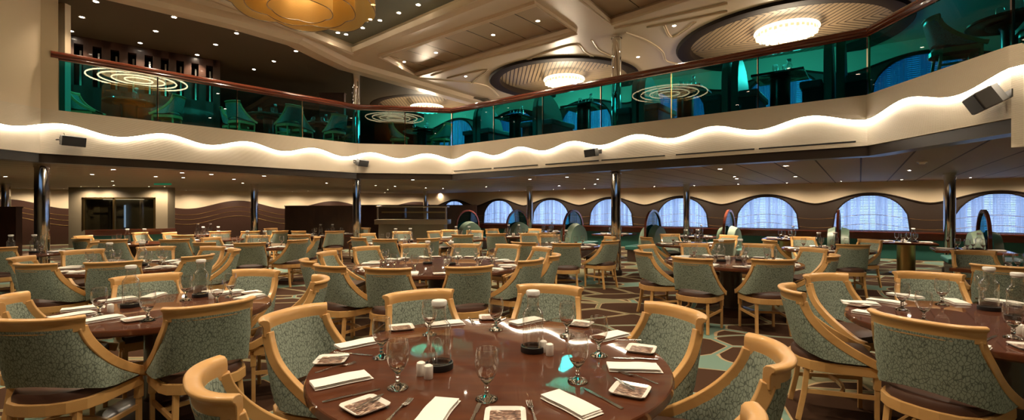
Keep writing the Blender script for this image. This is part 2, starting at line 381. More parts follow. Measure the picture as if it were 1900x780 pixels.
for i in range(len(RP) - 1):
    a_, c_ = RP[i], RP[i + 1]; L = (c_ - a_).length; n = max(1, round(L / 1.57)) ; d = (c_ - a_).normalized()
    for j in range(n):
        p = a_ + d * (L * j / n + .012); q = a_ + d * (L * (j + 1) / n - .012)
        b = B(); nn = nrm(a_, c_) * .001
        b.face([b.bm.verts.new(v_) for v_ in ((p.x, p.y, ZT - .01), (q.x, q.y, ZT - .01), (q.x, q.y, ZR - .13), (p.x, p.y, ZR - .13))])
        b.obj('glass_panel', M['tealglass' if i == 0 else 'tealglass2'], bal)
        if j or i:
            bb = B(); z = p - d * .012 - nrm(a_, c_) * .03; bb.box((z.x, z.y, (ZT + ZR) / 2 - .04), (.018, .02, ZR - ZT - .12), math.atan2(d.y, d.x)); bb.obj('post', M['darkrim' if (j + i) % 3 else 'brass'], bal)
# ------------------------------------------------------------------ upper ceiling
def zc(x, y, z=ZC): p = at(x, y, z); return Vector((p.x, p.y))
OV = [(Vector((6.52, 11.15)), 2.12), (Vector((1.60, 14.6)), 2.02), (Vector((-3.3, 18.4)), 1.95)]
circ = lambda c, r, n=64: [(c.x + r * math.cos(2 * PI * i / n), c.y + r * math.sin(2 * PI * i / n)) for i in range(n)]
tc_ = zc(655, 93); te = (zc(877, 0) - tc_).normalized(); tv = (zc(440, 8) - tc_).normalized()
teal = [tc_, tc_ + te * 13, tc_ + te * 13 + tv * 9.5, tc_ + tv * 9.5 - te * 0]
cf1 = [zc(772, 138), zc(1066, 54), zc(994, 4), zc(706, 103)]
a_ = zc(1134, 40); cf2 = [a_, a_ + (zc(1250, 2) - a_).normalized() * 4.5, a_ + (zc(1250, 2) - a_).normalized() * 4.5 + (zc(1086, 2) - a_).normalized() * 2.2, a_ + (zc(1086, 2) - a_).normalized() * 2.2]
struct(curve_obj('ceiling_upper', OUT, [[tuple(p) for p in teal], [tuple(p) for p in cf1], [tuple(p) for p in cf2]] + [circ(c, r) for c, r in OV], ZC, ZC + .15, M['creamceil']), 'cream lacquered upper ceiling with mouldings', 'ceiling')
grow = lambda pl_, k: [tuple(p + (p - sum(pl_, Vector((0, 0))) / len(pl_)).normalized() * k) for p in pl_]
struct(curve_obj('ceiling_recess', grow(teal, .2), [], ZC + .15, ZC + .2, M['tealceil']), 'grey-green recessed ceiling over the atrium', 'ceiling')
struct(curve_obj('ceiling_coffer', grow(cf1, .2), [], ZC + .10, ZC + .14, M['panelceil']), 'cream panelled coffer with dark joints', 'ceiling')
struct(curve_obj('ceiling_coffer_front', grow(cf2, .2), [], ZC + .10, ZC + .14, M['panelceil']), 'front cream panelled coffer', 'ceiling')
# dark ceiling area to the left, just below the cream field, edged by the cream beam; its part by the far recess is shade painted dark
dk = [Vector((-29.5, -8.5)), Vector((-29.5, 33.5)), Vector((2, 33.5)), Vector((-.7, 20.6)), Vector((-.5, 18.6)), Vector((-.9, 17.0)), zc(800, 170), zc(720, 146), zc(655, 130), zc(628, 121), zc(548, 76), zc(440, 48), zc(270, 0), Vector((-8.3, 5))]
struct(curve_obj('ceiling_side', [tuple(p) for p in dk], [circ(OV[2][0], OV[2][1] + .3)], ZC - .06, ZC - .005, M['darkceil']), 'dark taupe ceiling over the left upper deck, shade painted dark by far recess', 'ceiling')
beam = [zc(-60, -78, 5.5), zc(270, 2, 5.5), zc(440, 44, 5.5), zc(548, 76, 5.5), zc(600, 103, 5.5), zc(640, 122, 5.5), zc(760, 156, 5.5), zc(880, 190, 5.5), zc(940, 212, 5.5)]
b = B(); b.sweep([(p.x, p.y, ZC - .06) for p in beam], [(-.28, -.10), (-.18, -.13), (.12, -.13), (.24, -.06), (.30, .07), (-.28, .07)], smooth=False); struct(b.obj('trim_2', M['creamceil']), 'cream beam edging the dark left ceiling', 'trim')
def mould(name, pts, r=.05, lab=None, closed=False, z=ZC):
    b = B(); b.sweep([(p.x, p.y, z) for p in pts], [(-r, .02), (-r * .7, -r * .7), (0, -r * .4), (r * .7, -r * .7), (r, .02)], closed=closed, smooth=False); return struct(b.obj(name, M['creamceil']), lab, 'trim')
mould('trim_3', teal, .13, 'stepped cream moulding around the grey-green recess', True)
mould('trim_4', grow(teal, .28) and [Vector(p) for p in grow(teal, .3)], .07, 'outer cream moulding of the recess', True)
mould('trim_5', cf1, .09, 'cream moulding around the panelled coffer', True)
mould('trim_6', cf2, .09, 'cream moulding around the front coffer', True)
def cr(pts, n=10):
    out = []; P = [pts[0]] + pts + [pts[-1]]
    for i in range(1, len(P) - 2):
        for j in range(n):
            t = j / n; a, b_, c_, d_ = P[i - 1], P[i], P[i + 1], P[i + 2]
            out.append(.5 * ((2 * b_) + (c_ - a) * t + (2 * a - 5 * b_ + 4 * c_ - d_) * t * t + (3 * b_ - a - 3 * c_ + d_) * t ** 3))
    return out + [pts[-1]]
for i, (pp, cl) in enumerate([
    ([(775, 145), (840, 150), (900, 158), (925, 178)], 0), ([(1070, 62), (1000, 84), (900, 108), (800, 140)], 0),
    ([(978, 110), (1020, 94), (1068, 82), (1085, 96), (1102, 106)], 0), ([(978, 110), (1040, 105), (1102, 106)], 0),
    ([(1098, 74), (1110, 92), (1130, 103), (1145, 112)], 0), ([(1160, 60), (1200, 75), (1228, 95), (1235, 112), (1255, 118)], 0),
    ([(1232, 46), (1248, 68), (1290, 40)], 0), ([(1140, 52), (1220, 35), (1350, 5)], 0), ([(1200, 50), (1270, 37), (1350, 20)], 0),
    ([(830, 145), (870, 135), (905, 129), (885, 145), (875, 155)], 0), ([(700, 150), (745, 158), (790, 172), (900, 186)], 0)]):
    mould('trim_%d' % (i + 7), cr([zc(*p) for p in pp]), .035, 'curved cream ceiling moulding')
# oval recesses
for i, (c, r) in enumerate(OV):
    nm = ['right', 'middle', 'far left'][i]
    b = B(); b.sweep([(x, y, ZC) for x, y in circ(c, r)], [(-.03, .12), (-.03, -.04), (.0, -.06), (.27, -.06), (.31, -.02), (.31, .12)], closed=True)
    struct(b.obj('trim_%d' % (20 + i), M['darkrim']), 'dark brown ring of the %s round ceiling recess' % nm, 'trim')
    o = curve_obj('ceiling_dome', circ(Vector((0, 0)), r + .12), [], 0, .04, M['slats']); o.location = (c.x, c.y, ZC + .13); o.rotation_euler = (0, 0, math.radians(-38)); struct(o, 'slatted wooden ceiling inside the %s round recess' % nm, 'ceiling')
def crystal_lamp(c, z, R, lab):
    t = empty('crystal_chandelier', lab, 'chandelier', (c.x, c.y, z))
    b = B(); b.lathe([(R * 1.02, .10), (R * 1.04, .07), (R * .98, .03)], 40); b.lathe([(0, .10), (R * 1.02, .10)], 40); b.obj('canopy_ring', M['crystal2'], t)
    for k, (rr, h) in enumerate(((.96, .09), (.74, .13), (.48, .16))):
        b = B(); n = int(30 * rr) + 8
        for j in range(n):
            a = 2 * PI * j / n; b.box((R * rr * math.cos(a), R * rr * math.sin(a), .04 - h / 2 + (.02 if j % 2 else 0)), (.02, 2 * PI * R * rr / n * .62, h), a)
        b.obj('crystal_tier', M['crystal'], t)
    li = bpy.data.lights.new('chandelier_light', 'POINT'); li.energy = 170; li.color = WARM; li.shadow_soft_size = .3
    lo = bpy.data.objects.new('chandelier_light', li); C.objects.link(lo); lo.parent = t; lo.location = (0, 0, -.75)
crystal_lamp(OV[0][0] + Vector((-.22, -.5)), 5.55, .64, 'round crystal ceiling lamp in the right ceiling recess')
crystal_lamp(OV[1][0] + Vector((.03, -.1)), 5.5, .62, 'round crystal ceiling lamp in the middle ceiling recess')
crystal_lamp(OV[2][0] + Vector((0, -.4)), 5.42, .62, 'round crystal ceiling lamp in the far left ceiling recess')
# big amber chandelier over the atrium
cc = Vector((-2.62, 5.75)); zc0 = 4.02
ch = empty('amber_chandelier', 'huge lobed amber mesh chandelier at the top edge', 'chandelier', (cc.x, cc.y, zc0))
for k, (R, z0, z1, lobes) in enumerate(((.86, 0.06, 1.15, 8), (.62, .02, 1.15, 7), (.36, -.03, 1.1, 6))):
    b = B(); b.sm = True; n = 96; a_ = []; c_ = []
    for j in range(n):
        t = 2 * PI * j / n; r = R * (1 + .035 * abs(math.sin(lobes * t / 2))); zz = z0 - .05 * abs(math.sin(lobes * t / 2)) * (R)
        a_.append(b.bm.verts.new((r * math.cos(t), r * math.sin(t), zz))); c_.append(b.bm.verts.new((r * .97 * math.cos(t), r * .97 * math.sin(t), z1)))
    for j in range(n): b.face([a_[j], a_[(j + 1) % n], c_[(j + 1) % n], c_[j]])
    b.obj('mesh_shell', M['amber'], ch)
    b = B(); pts = [v_.copy() for v_ in []]
    for j in range(n):
        t = 2 * PI * j / n; r = R * (1 + .035 * abs(math.sin(lobes * t / 2))); pts.append((r * math.cos(t), r * math.sin(t), z0 - .05 * abs(math.sin(lobes * t / 2)) * R))
    b.tube(pts, .005, 6, True); b.obj('rim_wire', M['pedestal'], ch)
for R in (1.22, .94, .64, .34):
    b = B(); b.tube([(R * math.cos(2 * PI * j / 64), R * math.sin(2 * PI * j / 64), 1.46) for j in range(64)], .02, 6, True); b.obj('lamp_ring', M['ringlamp'], ch)
b = B(); b.lathe([(0, 1.55), (.9, 1.55), (.9, 1.74), (0, 1.74)], 40); b.obj('ceiling_plate', M['brass'], ch)
li = bpy.data.lights.new('amber_light', 'POINT'); li.energy = 90; li.color = (1, .72, .4); li.shadow_soft_size = .35
lo = bpy.data.objects.new('amber_light', li); C.objects.link(lo); lo.parent = ch; lo.location = (0, 0, .7)
# ------------------------------------------------------------------ downlights
def make_down():
    t = empty('downlight', 'x', 'downlight')
    b = B(); b.lathe([(.052, .0), (.075, -.006), (.078, .0), (.078, .01), (.05, .01)], 20); b.obj('trim_ring', M['china'], t)
    b = B(); b.lathe([(0, -.004), (.05, -.002), (.05, .004), (0, .004)], 16); b.obj('lamp_lens', M['lens'], t)
    return t
DL = make_down(); DLused = [False]
def spot(p, w, ang=110, blend=.7):
    li = bpy.data.lights.get('spot_%d_%d' % (w, ang))
    if not li:
        li = bpy.data.lights.new('spot_%d_%d' % (w, ang), 'SPOT'); li.energy = w; li.color = WARM; li.spot_size = math.radians(ang); li.spot_blend = blend; li.shadow_soft_size = .05
    lo = bpy.data.objects.new('downlight_beam', li); C.objects.link(lo); lo.location = (0, 0, -.02); return lo
def downs(items, phrase, group, w, scale=.75, ang=110):
    items = sorted(items, key=lambda p: p[0] / p[1])
    for i, p in enumerate(items):
        lab = 'bright recessed downlight, %s in %s' % (from_left(i, len(items)), phrase)
        if not DLused[0]: t = DL; DLused[0] = True; t.location = p; t['label'] = lab; t['group'] = group
        else: t = dup(DLC, p, 0, lab, group)
        t.scale = (scale,) * 3
        s = spot(p, w, ang); s.parent = t
DLC = make_down()
zu = ZC - .065
downs([at(x, y, zu) for x, y in ((178, 3), (152, 32), (132, 58), (260, 80), (289, 58), (323, 32), (232, 105), (439, 62), (400, 83), (366, 102), (471, 129), (549, 95), (508, 114))], 'the dark left ceiling', 'downlights in the dark left ceiling', UP_W)
downs([at(x, y, ZC + .14) for x, y in ((627, 61), (642, 64), (673, 52), (687, 36), (705, 38), (692, 9), (740, 24), (776, 9))], 'the grey-green recess', 'lights in the grey-green recess', UP_W * 1.0)
downs([at(x, y, ZC + .095) for x, y in ((750, 115), (809, 98), (915, 65), (998, 39))], 'the panelled coffer', 'downlights in the panelled coffer', UP_W)
downs([at(x, y, ZC - .005) for x, y in ((864, 142), (857, 177), (1052, 97), (1184, 106), (1251, 48), (755, 170))], 'the cream ceiling by the round recesses', 'downlights between the round recesses', UP_W)
low = [(10, 328), (171, 324), (210, 315), (211, 344), (284, 355), (315, 342), (338, 321), (340, 330), (392, 324), (434, 333), (289, 328), (490, 327), (606, 340), (572, 355)]
downs([at(x, y, ZLC - .002) for x, y in low], 'the low ceiling left half', 'low ceiling downlights, left half', LOW_W, .8)
low = [(733, 346), (720, 352), (766, 334), (790, 334), (790, 349), (822, 334), (822, 350), (983, 333), (1052, 329), (1037, 345), (1104, 342), (995, 361)]
downs([at(x, y, ZLC - .002) for x, y in low], 'the low ceiling middle', 'low ceiling downlights, middle', LOW_W, .8)
low = [(1336, 314), (1458, 308), (1367, 332), (1476, 328), (1284, 353), (1323, 356), (1736, 345)]
downs([at(x, y, ZLC - .002) for x, y in low], 'the low ceiling right half', 'low ceiling downlights, right half', LOW_W, .8)
wash = [Vector((along_(k)[0], along_(k)[1], ZLC - .002)) for k in range(0, 7)] if 0 else []
_wr, _wl = Vector((13.876, 13.2)), Vector((-.643, 22.99)); _d = (_wl - _wr) / 6; _n = Vector((-.598, -.802))
wash = [_wr + _d * (k * .5 + .25) + _n * .95 for k in range(-2, 12)]
downs([Vector((p.x, p.y, ZLC - .002)) for p in wash], 'the row along the window wall', 'downlights along the window wall', 115, .6, 165)
_a, _b = Vector((-22, 19.4)), Vector((-4.2, 26.0)); wash = [_a.lerp(_b, t / 13) + Vector((.3, -.8)) for t in range(14)]
downs([Vector((p.x, p.y, ZLC - .002)) for p in wash], 'the row along the wavy wall', 'downlights along the wavy wall', 115, .6, 165)
downs([Vector(((x - 950) / FPX * 17.9, 17.9, ZLC - .002)) for x in (150, 183, 276, 306)], 'the row above the glass doors', 'downlights above the glass doors', 120, .6, 160)
downs([Vector((x, y, ZLC - .002)) for x, y in ((-11.5, 11.5), (-12.5, 14.5), (-9, 15.5), (-5, 17), (-1, 18), (-13.5, 8.5), (2.5, 13.5), (6, 12.5), (9, 10.5), (8.2, 7.2), (9.5, 4.5), (11.5, 8))], 'the low ceiling between the others', 'further low ceiling downlights', 260, .6)
# the rest of the hall's own lamps, in the recess above and behind the camera
for i, (x, y) in enumerate([(-5.5, 7), (-6.6, 3), (-4.5, 1.5), (-2.6, 2.6), (0, 6.6), (0, 3.4), (0, .8), (2.6, 5.4), (2.6, 2.2), (4.6, 3.6), (4.4, .6), (1.5, -3), (-2.5, -3)]):
    t = dup(DLC, (x, y, ZC - .008 if False else ZC + .148), 0, 'recessed downlight above the camera in the atrium ceiling', 'hall downlights above the view'); s = spot(0, HALL_W, 120); s.parent = t
for ch_ in list(DLC.children): bpy.data.objects.remove(ch_)
bpy.data.objects.remove(DLC)
# ------------------------------------------------------------------ columns
def column(x, Y, z0, z1, lab, nm='column', D=.225):
    t = empty(nm, lab, 'column', ((x - 950) / FPX * Y, Y, z0))
    b = B(); b.lathe([(0, 0), (D / 2, 0), (D / 2, z1 - z0 - .05), (0, z1 - z0 - .05)], 40); b.obj('shaft', M['chrome'], t)
    b = B(); b.lathe([(0, z1 - z0 - .06), (D * .56, z1 - z0 - .06), (D * .56, z1 - z0), (0, z1 - z0)], 32); b.obj('collar', M['chrome'], t)
    b = B(); b.lathe([(0, .0), (D * .62, .0), (D * .62, .1), (D * .55, .12), (D * .5, .12)], 32); b.obj('base_ring', M['darkrim' if z0 == 0 else 'chrome'], t)
for x, Y, lab in ((78, 9.1, 'thick chrome column nearest, at the far left'), (11, 15.5, 'chrome column at the left frame edge'), (472, 16, 'slim chrome column before the wavy brown wall'), (662, 13.3, 'chrome column left of the buffet counter'), (983, 17.5, 'slim chrome column between the first far windows'),
                  (1143, 10.7, 'chrome column before the third window from left'), (1274, 16.1, 'slim chrome column across the fourth window'), (1762, 11.2, 'chrome column left of the rightmost window'), (790, 21, 'thin distant chrome column behind the buffet')):
    column(x, Y, 0, ZLC, lab)
column(660, 13.4, ZUF, ZC - .005, 'speckled chrome column on the upper deck, left one'); column(1144, 10.9, ZUF, ZC - .005, 'chrome column on the upper deck, right one')
# ------------------------------------------------------------------ lower walls
# window wall: local x runs along the wall from right to left, local y = up, local z = towards the room
Wr = Vector((13.876, 13.2)); Wl = Vector((-.643, 22.99)); wd = (Wl - Wr).normalized(); pitch = (Wl - Wr).length / 6
wn = Vector((-wd.y, wd.x)); wn = wn if wn.dot(Vector((0, 0)) - Wr) > 0 else -wn
def wmtx(o2, d2, z=0):
    n = Vector((d2.y, -d2.x)); return Matrix(((d2.x, 0, n.x, o2.x), (d2.y, 0, n.y, o2.y), (0, 1, 0, z), (0, 0, 0, 1)))
WM = wmtx(Wr, wd); nsgn = 1 if Vector((wd.y, -wd.x)).dot(wn) > 0 else -1
def wavez(x, hi=2.02, lo=1.62): 
    c = math.cos(2 * PI * x / pitch); return lo + (hi - lo) * (.5 + .5 * c) ** .8
def window_shape(cx, w, z0, z1, n=20):
    pts = [(cx + w, z0), (cx - w, z0)]
    for i in range(n + 1):
        t = -1 + 2 * i / n; pts.append((cx + t * w * (1 if abs(t) < 1 else 1) * (.93 if abs(t) == 1 else .97), z0 + (z1 - z0) * (max(0, 1 - abs(t) ** 2.3)) ** .5 if abs(t) < 1 else z0 + .02))
    return pts[2:] 
WW = 1.06
def strip_wall(name, xs, f0, f1, z0, z1, mt, M4):
    b = B(); pr = None
    for x in xs:
        q = [b.bm.verts.new(M4 @ Vector(c)) for c in ((x, f0(x), z0), (x, f1(x), z0), (x, f1(x), z1), (x, f0(x), z1))]
        if pr:
            for k in range(4): b.face([pr[k], pr[(k + 1) % 4], q[(k + 1) % 4], q[k]])
        pr = q
    return b.obj(name, mt)
def build_window_wall(M4, n0, n1, zoff, x0, x1, hi, lo, tagn):
    xs = [x0 + (x1 - x0) * i / 240 for i in range(241)]
    wins = [window_shape(k * pitch, WW, .83 + zoff, 1.98 + zoff + (hi - 2.04)) for k in range(n0, n1 + 1)]
    low_ = [(xs[0], zoff)] + [(xs[-1], zoff)] + [(x, wavez(x, hi, lo) + zoff) for x in xs[::-1]]
    struct(curve_obj('wall_right' + tagn, low_, wins, -.06 * nsgn, .0, M['slatwall'], M4), 'dark panelled wall with wavy top around the windows', 'wall')
    struct(strip_wall('wall_right_top' + tagn, xs, lambda x: wavez(x, hi, lo) + zoff, lambda x: ZLC + .05 + zoff, -.06 * nsgn, -.02 * nsgn, M['cream'], M4), 'cream wall above the window wave', 'wall')
    b = B(); b.tube([M4 @ Vector((x, wavez(x, hi, lo) + zoff, .01 * nsgn)) for x in xs], .03, 6); struct(b.obj('trim_wave' + tagn, M['darkrim']), 'dark wavy trim line over the windows', 'trim')
    if zoff == 0:
        for dz in (.28, .5, .72):
            b = B(); b.tube([M4 @ Vector((x, .30 + dz * 1.35 + .08 * math.cos(2 * PI * x / pitch), .002 * nsgn)) for x in xs], .006, 4)
            struct(b.obj('trim_line', M['gold']), 'thin gold wavy line on the window wall', 'trim')
build_window_wall(WM, -1, 7, 0, -4, 24, 2.04, 1.70, '')
def window(M4, k, zoff, lab, h=1.1):
    t = empty('window_%d' % (k + 2 + (20 if zoff else 0)), lab, 'window'); t['kind'] = 'structure'
    sh = window_shape(k * pitch, WW, .83 + zoff, 1.98 + zoff)
    b = B(); z = -.22 * nsgn; b.face([b.bm.verts.new(M4 @ Vector((x, y, z))) for x, y in ((k * pitch - WW - .3, .7 + zoff), (k * pitch + WW + .3, .7 + zoff), (k * pitch + WW + .3, 2.1 + zoff), (k * pitch - WW - .3, 2.1 + zoff))]); b.obj('pane', M['bluepane2' if zoff else 'bluepane'], t)
    b = B()
    for j in range(26):
        zz = .80 + zoff + j * .05
        b.face([b.bm.verts.new(M4 @ Vector((x, y, q))) for x, y, q in ((k * pitch - WW - .1, zz, -.15 * nsgn), (k * pitch + WW + .1, zz, -.15 * nsgn), (k * pitch + WW + .1, zz + .020, -.12 * nsgn), (k * pitch - WW - .1, zz + .020, -.12 * nsgn))])
    b.obj('blind', M['blind'], t)['kind'] = 'stuff'
    b = B(); b.sm = True; r0 = []; n = 90
    for j in range(n + 1):
        x = k * pitch - WW - .08 + (2 * WW + .16) * j / n; q = (-.09 + .018 * math.sin(j * .9 + k) + .01 * math.sin(j * 2.3)) * nsgn
        r0.append((b.bm.verts.new(M4 @ Vector((x, .8 + zoff, q))), b.bm.verts.new(M4 @ Vector((x, 2.05 + zoff, q)))))
    for j in range(n): b.face([r0[j][0], r0[j + 1][0], r0[j + 1][1], r0[j][1]])
    b.obj('sheer_curtain', M['sheer'], t)
    b = B(); pts = [M4 @ Vector((x, y, .01 * nsgn)) for x, y in sh]; b.tube(pts, .025, 6); b.obj('window_frame', M['darkrim'], t)
wl = ['rightmost arched window with blinds behind sheer curtain', 'arched window, second from right', 'arched window, third from right', 'arched window, fourth from right behind a slim column', 'arched window behind the centre right column', 'arched window, second from left with sheer curtain', 'leftmost fully visible arched window', 'narrow sliver of window beside the dark screen']
for k in range(-1, 8):
    window(WM, k, 0, ('arched window outside the right frame edge' if k < 0 else wl[k]))
# ledge and bench along the windows
b = B(); o_ = Wr + wn * .55
def along(s, off): return Wr + wd * s + wn * off
def bar(b, s0, s1, o0, o1, z0, z1): b.prism([along(s0, o0), along(s1, o0), along(s1, o1), along(s0, o1)], z0, z1)
bar(b, -4, 22, .0, .5, .60, .80); bar(b, -4, 22, -.0, .56, .80, .83); struct(b.obj('wall_ledge', M['mahogany']), 'mahogany ledge below the windows', 'ledge')
b = B(); bar(b, -4, 22, .0, .42, 0, .60); struct(b.obj('wall_bench', M['tealseat']), 'teal padded wall under the window ledge', 'ledge')
# left and far walls with brown wave wainscot
La = Vector((-27, 17.5)); Lb = Vector((-3.2, 26.4)); ld = (Lb - La).normalized(); LM = wmtx(La, ld); LL = (Lb - La).length
lx = [LL * i / 300 for i in range(301)]
def lwave(x, dz=0): return 1.76 + dz + .2 * math.cos(2 * PI * (x - 14.6) / 4.3)
struct(strip_wall('wall_far', lx, lambda x: 0, lwave, 0, .05, M['brownwall'], LM), 'brown wainscot with wavy top and gold lines', 'wall')
struct(strip_wall('wall_far_top', lx, lwave, lambda x: 2.45, -.02, .03, M['cream'], LM), 'cream wall above the brown wave', 'wall')
for j, dz in enumerate((-.30, -.52, -.74)):
    b = B(); b.tube([LM @ Vector((x, lwave(x, dz), .06)) for x in lx], .009, 4); struct(b.obj('trim_gold', M['gold']), 'thin gold wave line on the brown wall', 'trim')
b = B(); b.box((-28, 5, 1.2), (.1, 30, 2.5)); b.box((-5, -8.5, 1.2), (60, .1, 2.5)); b.box((18, 2, 1.2), (.1, 22, 2.5)); struct(b.obj('wall_back', M['cream']), 'cream walls behind the view', 'wall')
b = B(); b.prism([(-3.2, 26.4), (-3.2, 26.6), (-.0, 27.4), (4, 27), (4, 22.4)], 0, .02); b.box((-2, 27.5, 1.2), (6, .1, 2.5)); struct(b.obj('wall_corner', M['cream']), 'cream wall in the far corner', 'wall')
# entrance block with glass doors
Yd = 18.5; xl, xr = (136 - 950) / FPX * Yd, (318 - 950) / FPX * Yd
b = B(); zt = 2.15
b.box((( xl + (160 - 950) / FPX * Yd) / 2, Yd, 1.2), ((160 - 136) / FPX * Yd, .4, 2.4)); x0, x1 = (160 - 950) / FPX * Yd, (296 - 950) / FPX * Yd
b.box(((x1 + xr) / 2, Yd, 1.2), (xr - x1, .4, 2.4)); b.box(((x0 + x1) / 2, Yd, 2.2), (x1 - x0, .4, .4)); b.box(((x0 + x1) / 2, Yd, .35), (x1 - x0, .4, .7))
struct(b.obj('wall_entrance', M['doorwall']), 'grey-brown entrance wall around the glass doors', 'wall')
t = empty('door_1', 'brass-framed glass entrance screen at the left', 'door', (0, 0, 0)); t['kind'] = 'structure'
b = B()
for x in (162, 219, 294):
    X = (x - 950) / FPX * Yd; b.box((X, Yd - .18, 1.35), (.07, .06, 1.3))
b.box(((x0 + x1) / 2, Yd - .18, 1.96), (x1 - x0, .06, .06)); b.box(((x0 + x1) / 2 - .7, Yd - .1, 1.62), (1.3, .03, .03)); b.obj('door_frame', M['brass'], t)
b = B(); b.box(((x0 + x1) / 2, Yd - .15, 1.35), (x1 - x0, .01, 1.3)); b.obj('door_glass', M['smoke'], t)
b = B(); b.box(((x0 + x1) / 2, Yd + .19, 1.4), (x1 - x0, .02, 1.5)); b.obj('dim_lobby', M['doorwall'], t)
b = B(); b.box(((x0 + x1) / 2, Yd + .03, 1.93), (1.6, .05, .03)); b.obj('lobby_fill_bar', M['crystal2'], t)  # added glowing bar that brightens the lobby behind the glass
for x, wd_, mt in ((176, .25, 'doorwall'), (205, .12, 'steel'), (228, .12, 'bluepane'), (262, .9, 'doorwall'), (190, .3, 'frit')):
    b = B(); X = (x - 950) / FPX * Yd; b.box((X, Yd + .1, 1.25), (wd_ if mt != 'bluepane' else .05, .04, 1.2 if mt != 'bluepane' else .9)); b.obj('lobby_panel', M[mt], t)
# dark partitions
def part_wall(x0, x1, Y, zt, lab, nm='partition_screen', z0=0):
    b = B(); a_ = (x0 - 950) / FPX * Y; c_ = (x1 - 950) / FPX * Y
    b.box(((a_ + c_) / 2, Y + .1, (zt + z0) / 2), (c_ - a_, .16, zt - z0)); b.box(((a_ + c_) / 2, Y + .1, zt + .015), (c_ - a_ + .04, .2, .03))
    return tag(b.obj(nm, M['woodwall']), lab, 'partition')
part_wall(528, 662, 18, 1.64, 'dark brown wood partition left of the buffet')
part_wall(670, 884, 22.5, 1.72, 'dark brown wood partition behind the buffet')
part_wall(-90, 28, 12.3, 1.56, 'dark wood partition at left frame edge')
# curved panels on the far wall behind partition: mahogany half wall with teal glass in front of the doors
hw = empty('half_wall', 'mahogany topped half wall with dark teal glass', 'half wall')
a_ = at(158, 429, .98); c_ = at(325, 425, .98); d_ = (c_ - a_).normalized()
b = B(); b.sweep([a_, c_], [(-.08, -.13), (.08, -.13), (.08, .02), (-.08, .02)], smooth=False); b.obj('top_rail', M['mahogany'], hw)
b = B(); a2 = a_.copy(); a2.z = .43; c2 = c_.copy(); c2.z = .43; b.sweep([a2, c2], [(-.03, -.43), (.03, -.43), (.03, .43), (-.03, .43)], smooth=False); b.obj('glass_panel', M['tealseat'], hw)
part_wall(592, 638, 15.2, 5.32, 'dark wood partition on the upper deck left of the column', 'partition_screen', ZUF)
# buffet counter
bf = empty('buffet_counter', 'stainless buffet counter with glass hood', 'buffet', ((763 - 950) / FPX * 16.2, 16.6, 0))
b = B(); b.box((0, 0, .5), (2.3, .8, 1.0)); b.obj('cabinet', M['doorwall'], bf, bevel=.02)
b = B(); b.box((0, 0, 1.08), (2.55, .95, .17)); b.obj('counter_top', M['stainless'], bf, bevel=.015)
b = B(); b.box((0, -.05, 1.62), (2.5, .6, .05)); b.obj('hood', M['stainless'], bf, bevel=.01)
for sx in (-1, 1):
    b = B(); b.box((sx * 1.2, -.3, 1.38), (.05, .05, .46)); b.obj('hood_post', M['stainless'], bf)
b = B(); b.box((0, .1, 1.42), (2.35, .04, .05)); b.obj('lamp_rail', M['brass'], bf)
b = B(); b.box((0, -.33, 1.4), (2.35, .006, .36)); b.obj('sneeze_guard', M['glass'], bf)
# small exit strip on the low ceiling
q = at(302, 342, 2.36); b = B(); b.box(q, (.55, .05, .05)); tag(b.obj('ceiling_sign', M['green_sign']), 'small green ceiling sign above the entrance', 'sign')
# ceiling speakers/detectors
for x, y, lab in ((1358, 298.5, 'white round smoke detector on the low right ceiling'),):
    q = at(x, y, ZLC); q = atY(1711, 300, 8.6); q.z = ZLC
    b = B(); b.lathe([(0, -.05), (.04, -.05), (.055, -.025), (.08, -.015), (.08, 0)], 20, q); tag(b.obj('smoke_detector', M['china']), lab, 'detector')
# wall loudspeakers
def speaker(p, n, lab, big=1.0, tilt=.25, mt='black', yaw=0):
    t = empty('loudspeaker', lab, 'speaker', (p.x + n.x * .2, p.y + n.y * .2, p.z), math.atan2(n.x, -n.y) + yaw)
    k = big
    b = B(); pr = [(-.17 * k, -.09 * k), (.17 * k, -.09 * k), (.15 * k, .04 * k), (.08 * k, .11 * k), (-.08 * k, .11 * k), (-.15 * k, .04 * k)]
    b.prism(pr, -.085 * k, .085 * k); o = b.obj('cabinet', M[mt], t, bevel=.01); o.rotation_euler = (tilt, 0, 0)
    b = B(); b.box((0, -.094 * k, 0), (.31 * k, .01, .15 * k)); o2 = b.obj('grille', M['grille'], t); o2.rotation_euler = (tilt, 0, 0)
    b = B(); b.tube([(-.19 * k, 0, 0), (-.19 * k, .05, .0), (-.08, .18, .03)], .012, 6); b.box((0, .19, .03), (.2, .012, .09)); b.obj('bracket', M['greycase'], t)
    b = B(); b.tube([(-.09 * k, .02, .085 * k), (-.09 * k, .05, .13 * k), (-.09 * k, .15, .14 * k)], .006, 5); b.obj('cable', M['steel'], t)
def onp(x, y, a, c, off=0):
    p = kx(x, a, c); z = EYE - (y - 390) / FPX * p.y; return Vector((p.x, p.y, z))
speaker(onp(132, 264, P1, P2), nrm(P1, P2), 'black wall loudspeaker at the left balcony front', 1.05, .15, 'black', .35)
speaker(onp(664, 303, P1, P2), nrm(P1, P2), 'black wall loudspeaker above the centre left column', 1.05, .3, 'black', .3)
speaker(onp(1107, 285, P3, P4), nrm(P3, P4), 'black wall loudspeaker left of centre right column', 1.0, .2, 'black', -.3)
speaker(onp(1862, 184, P4, P5), nrm(P4, P5), 'large dark grey loudspeaker at the right edge', 1.25, .5, 'greycase', -.5)
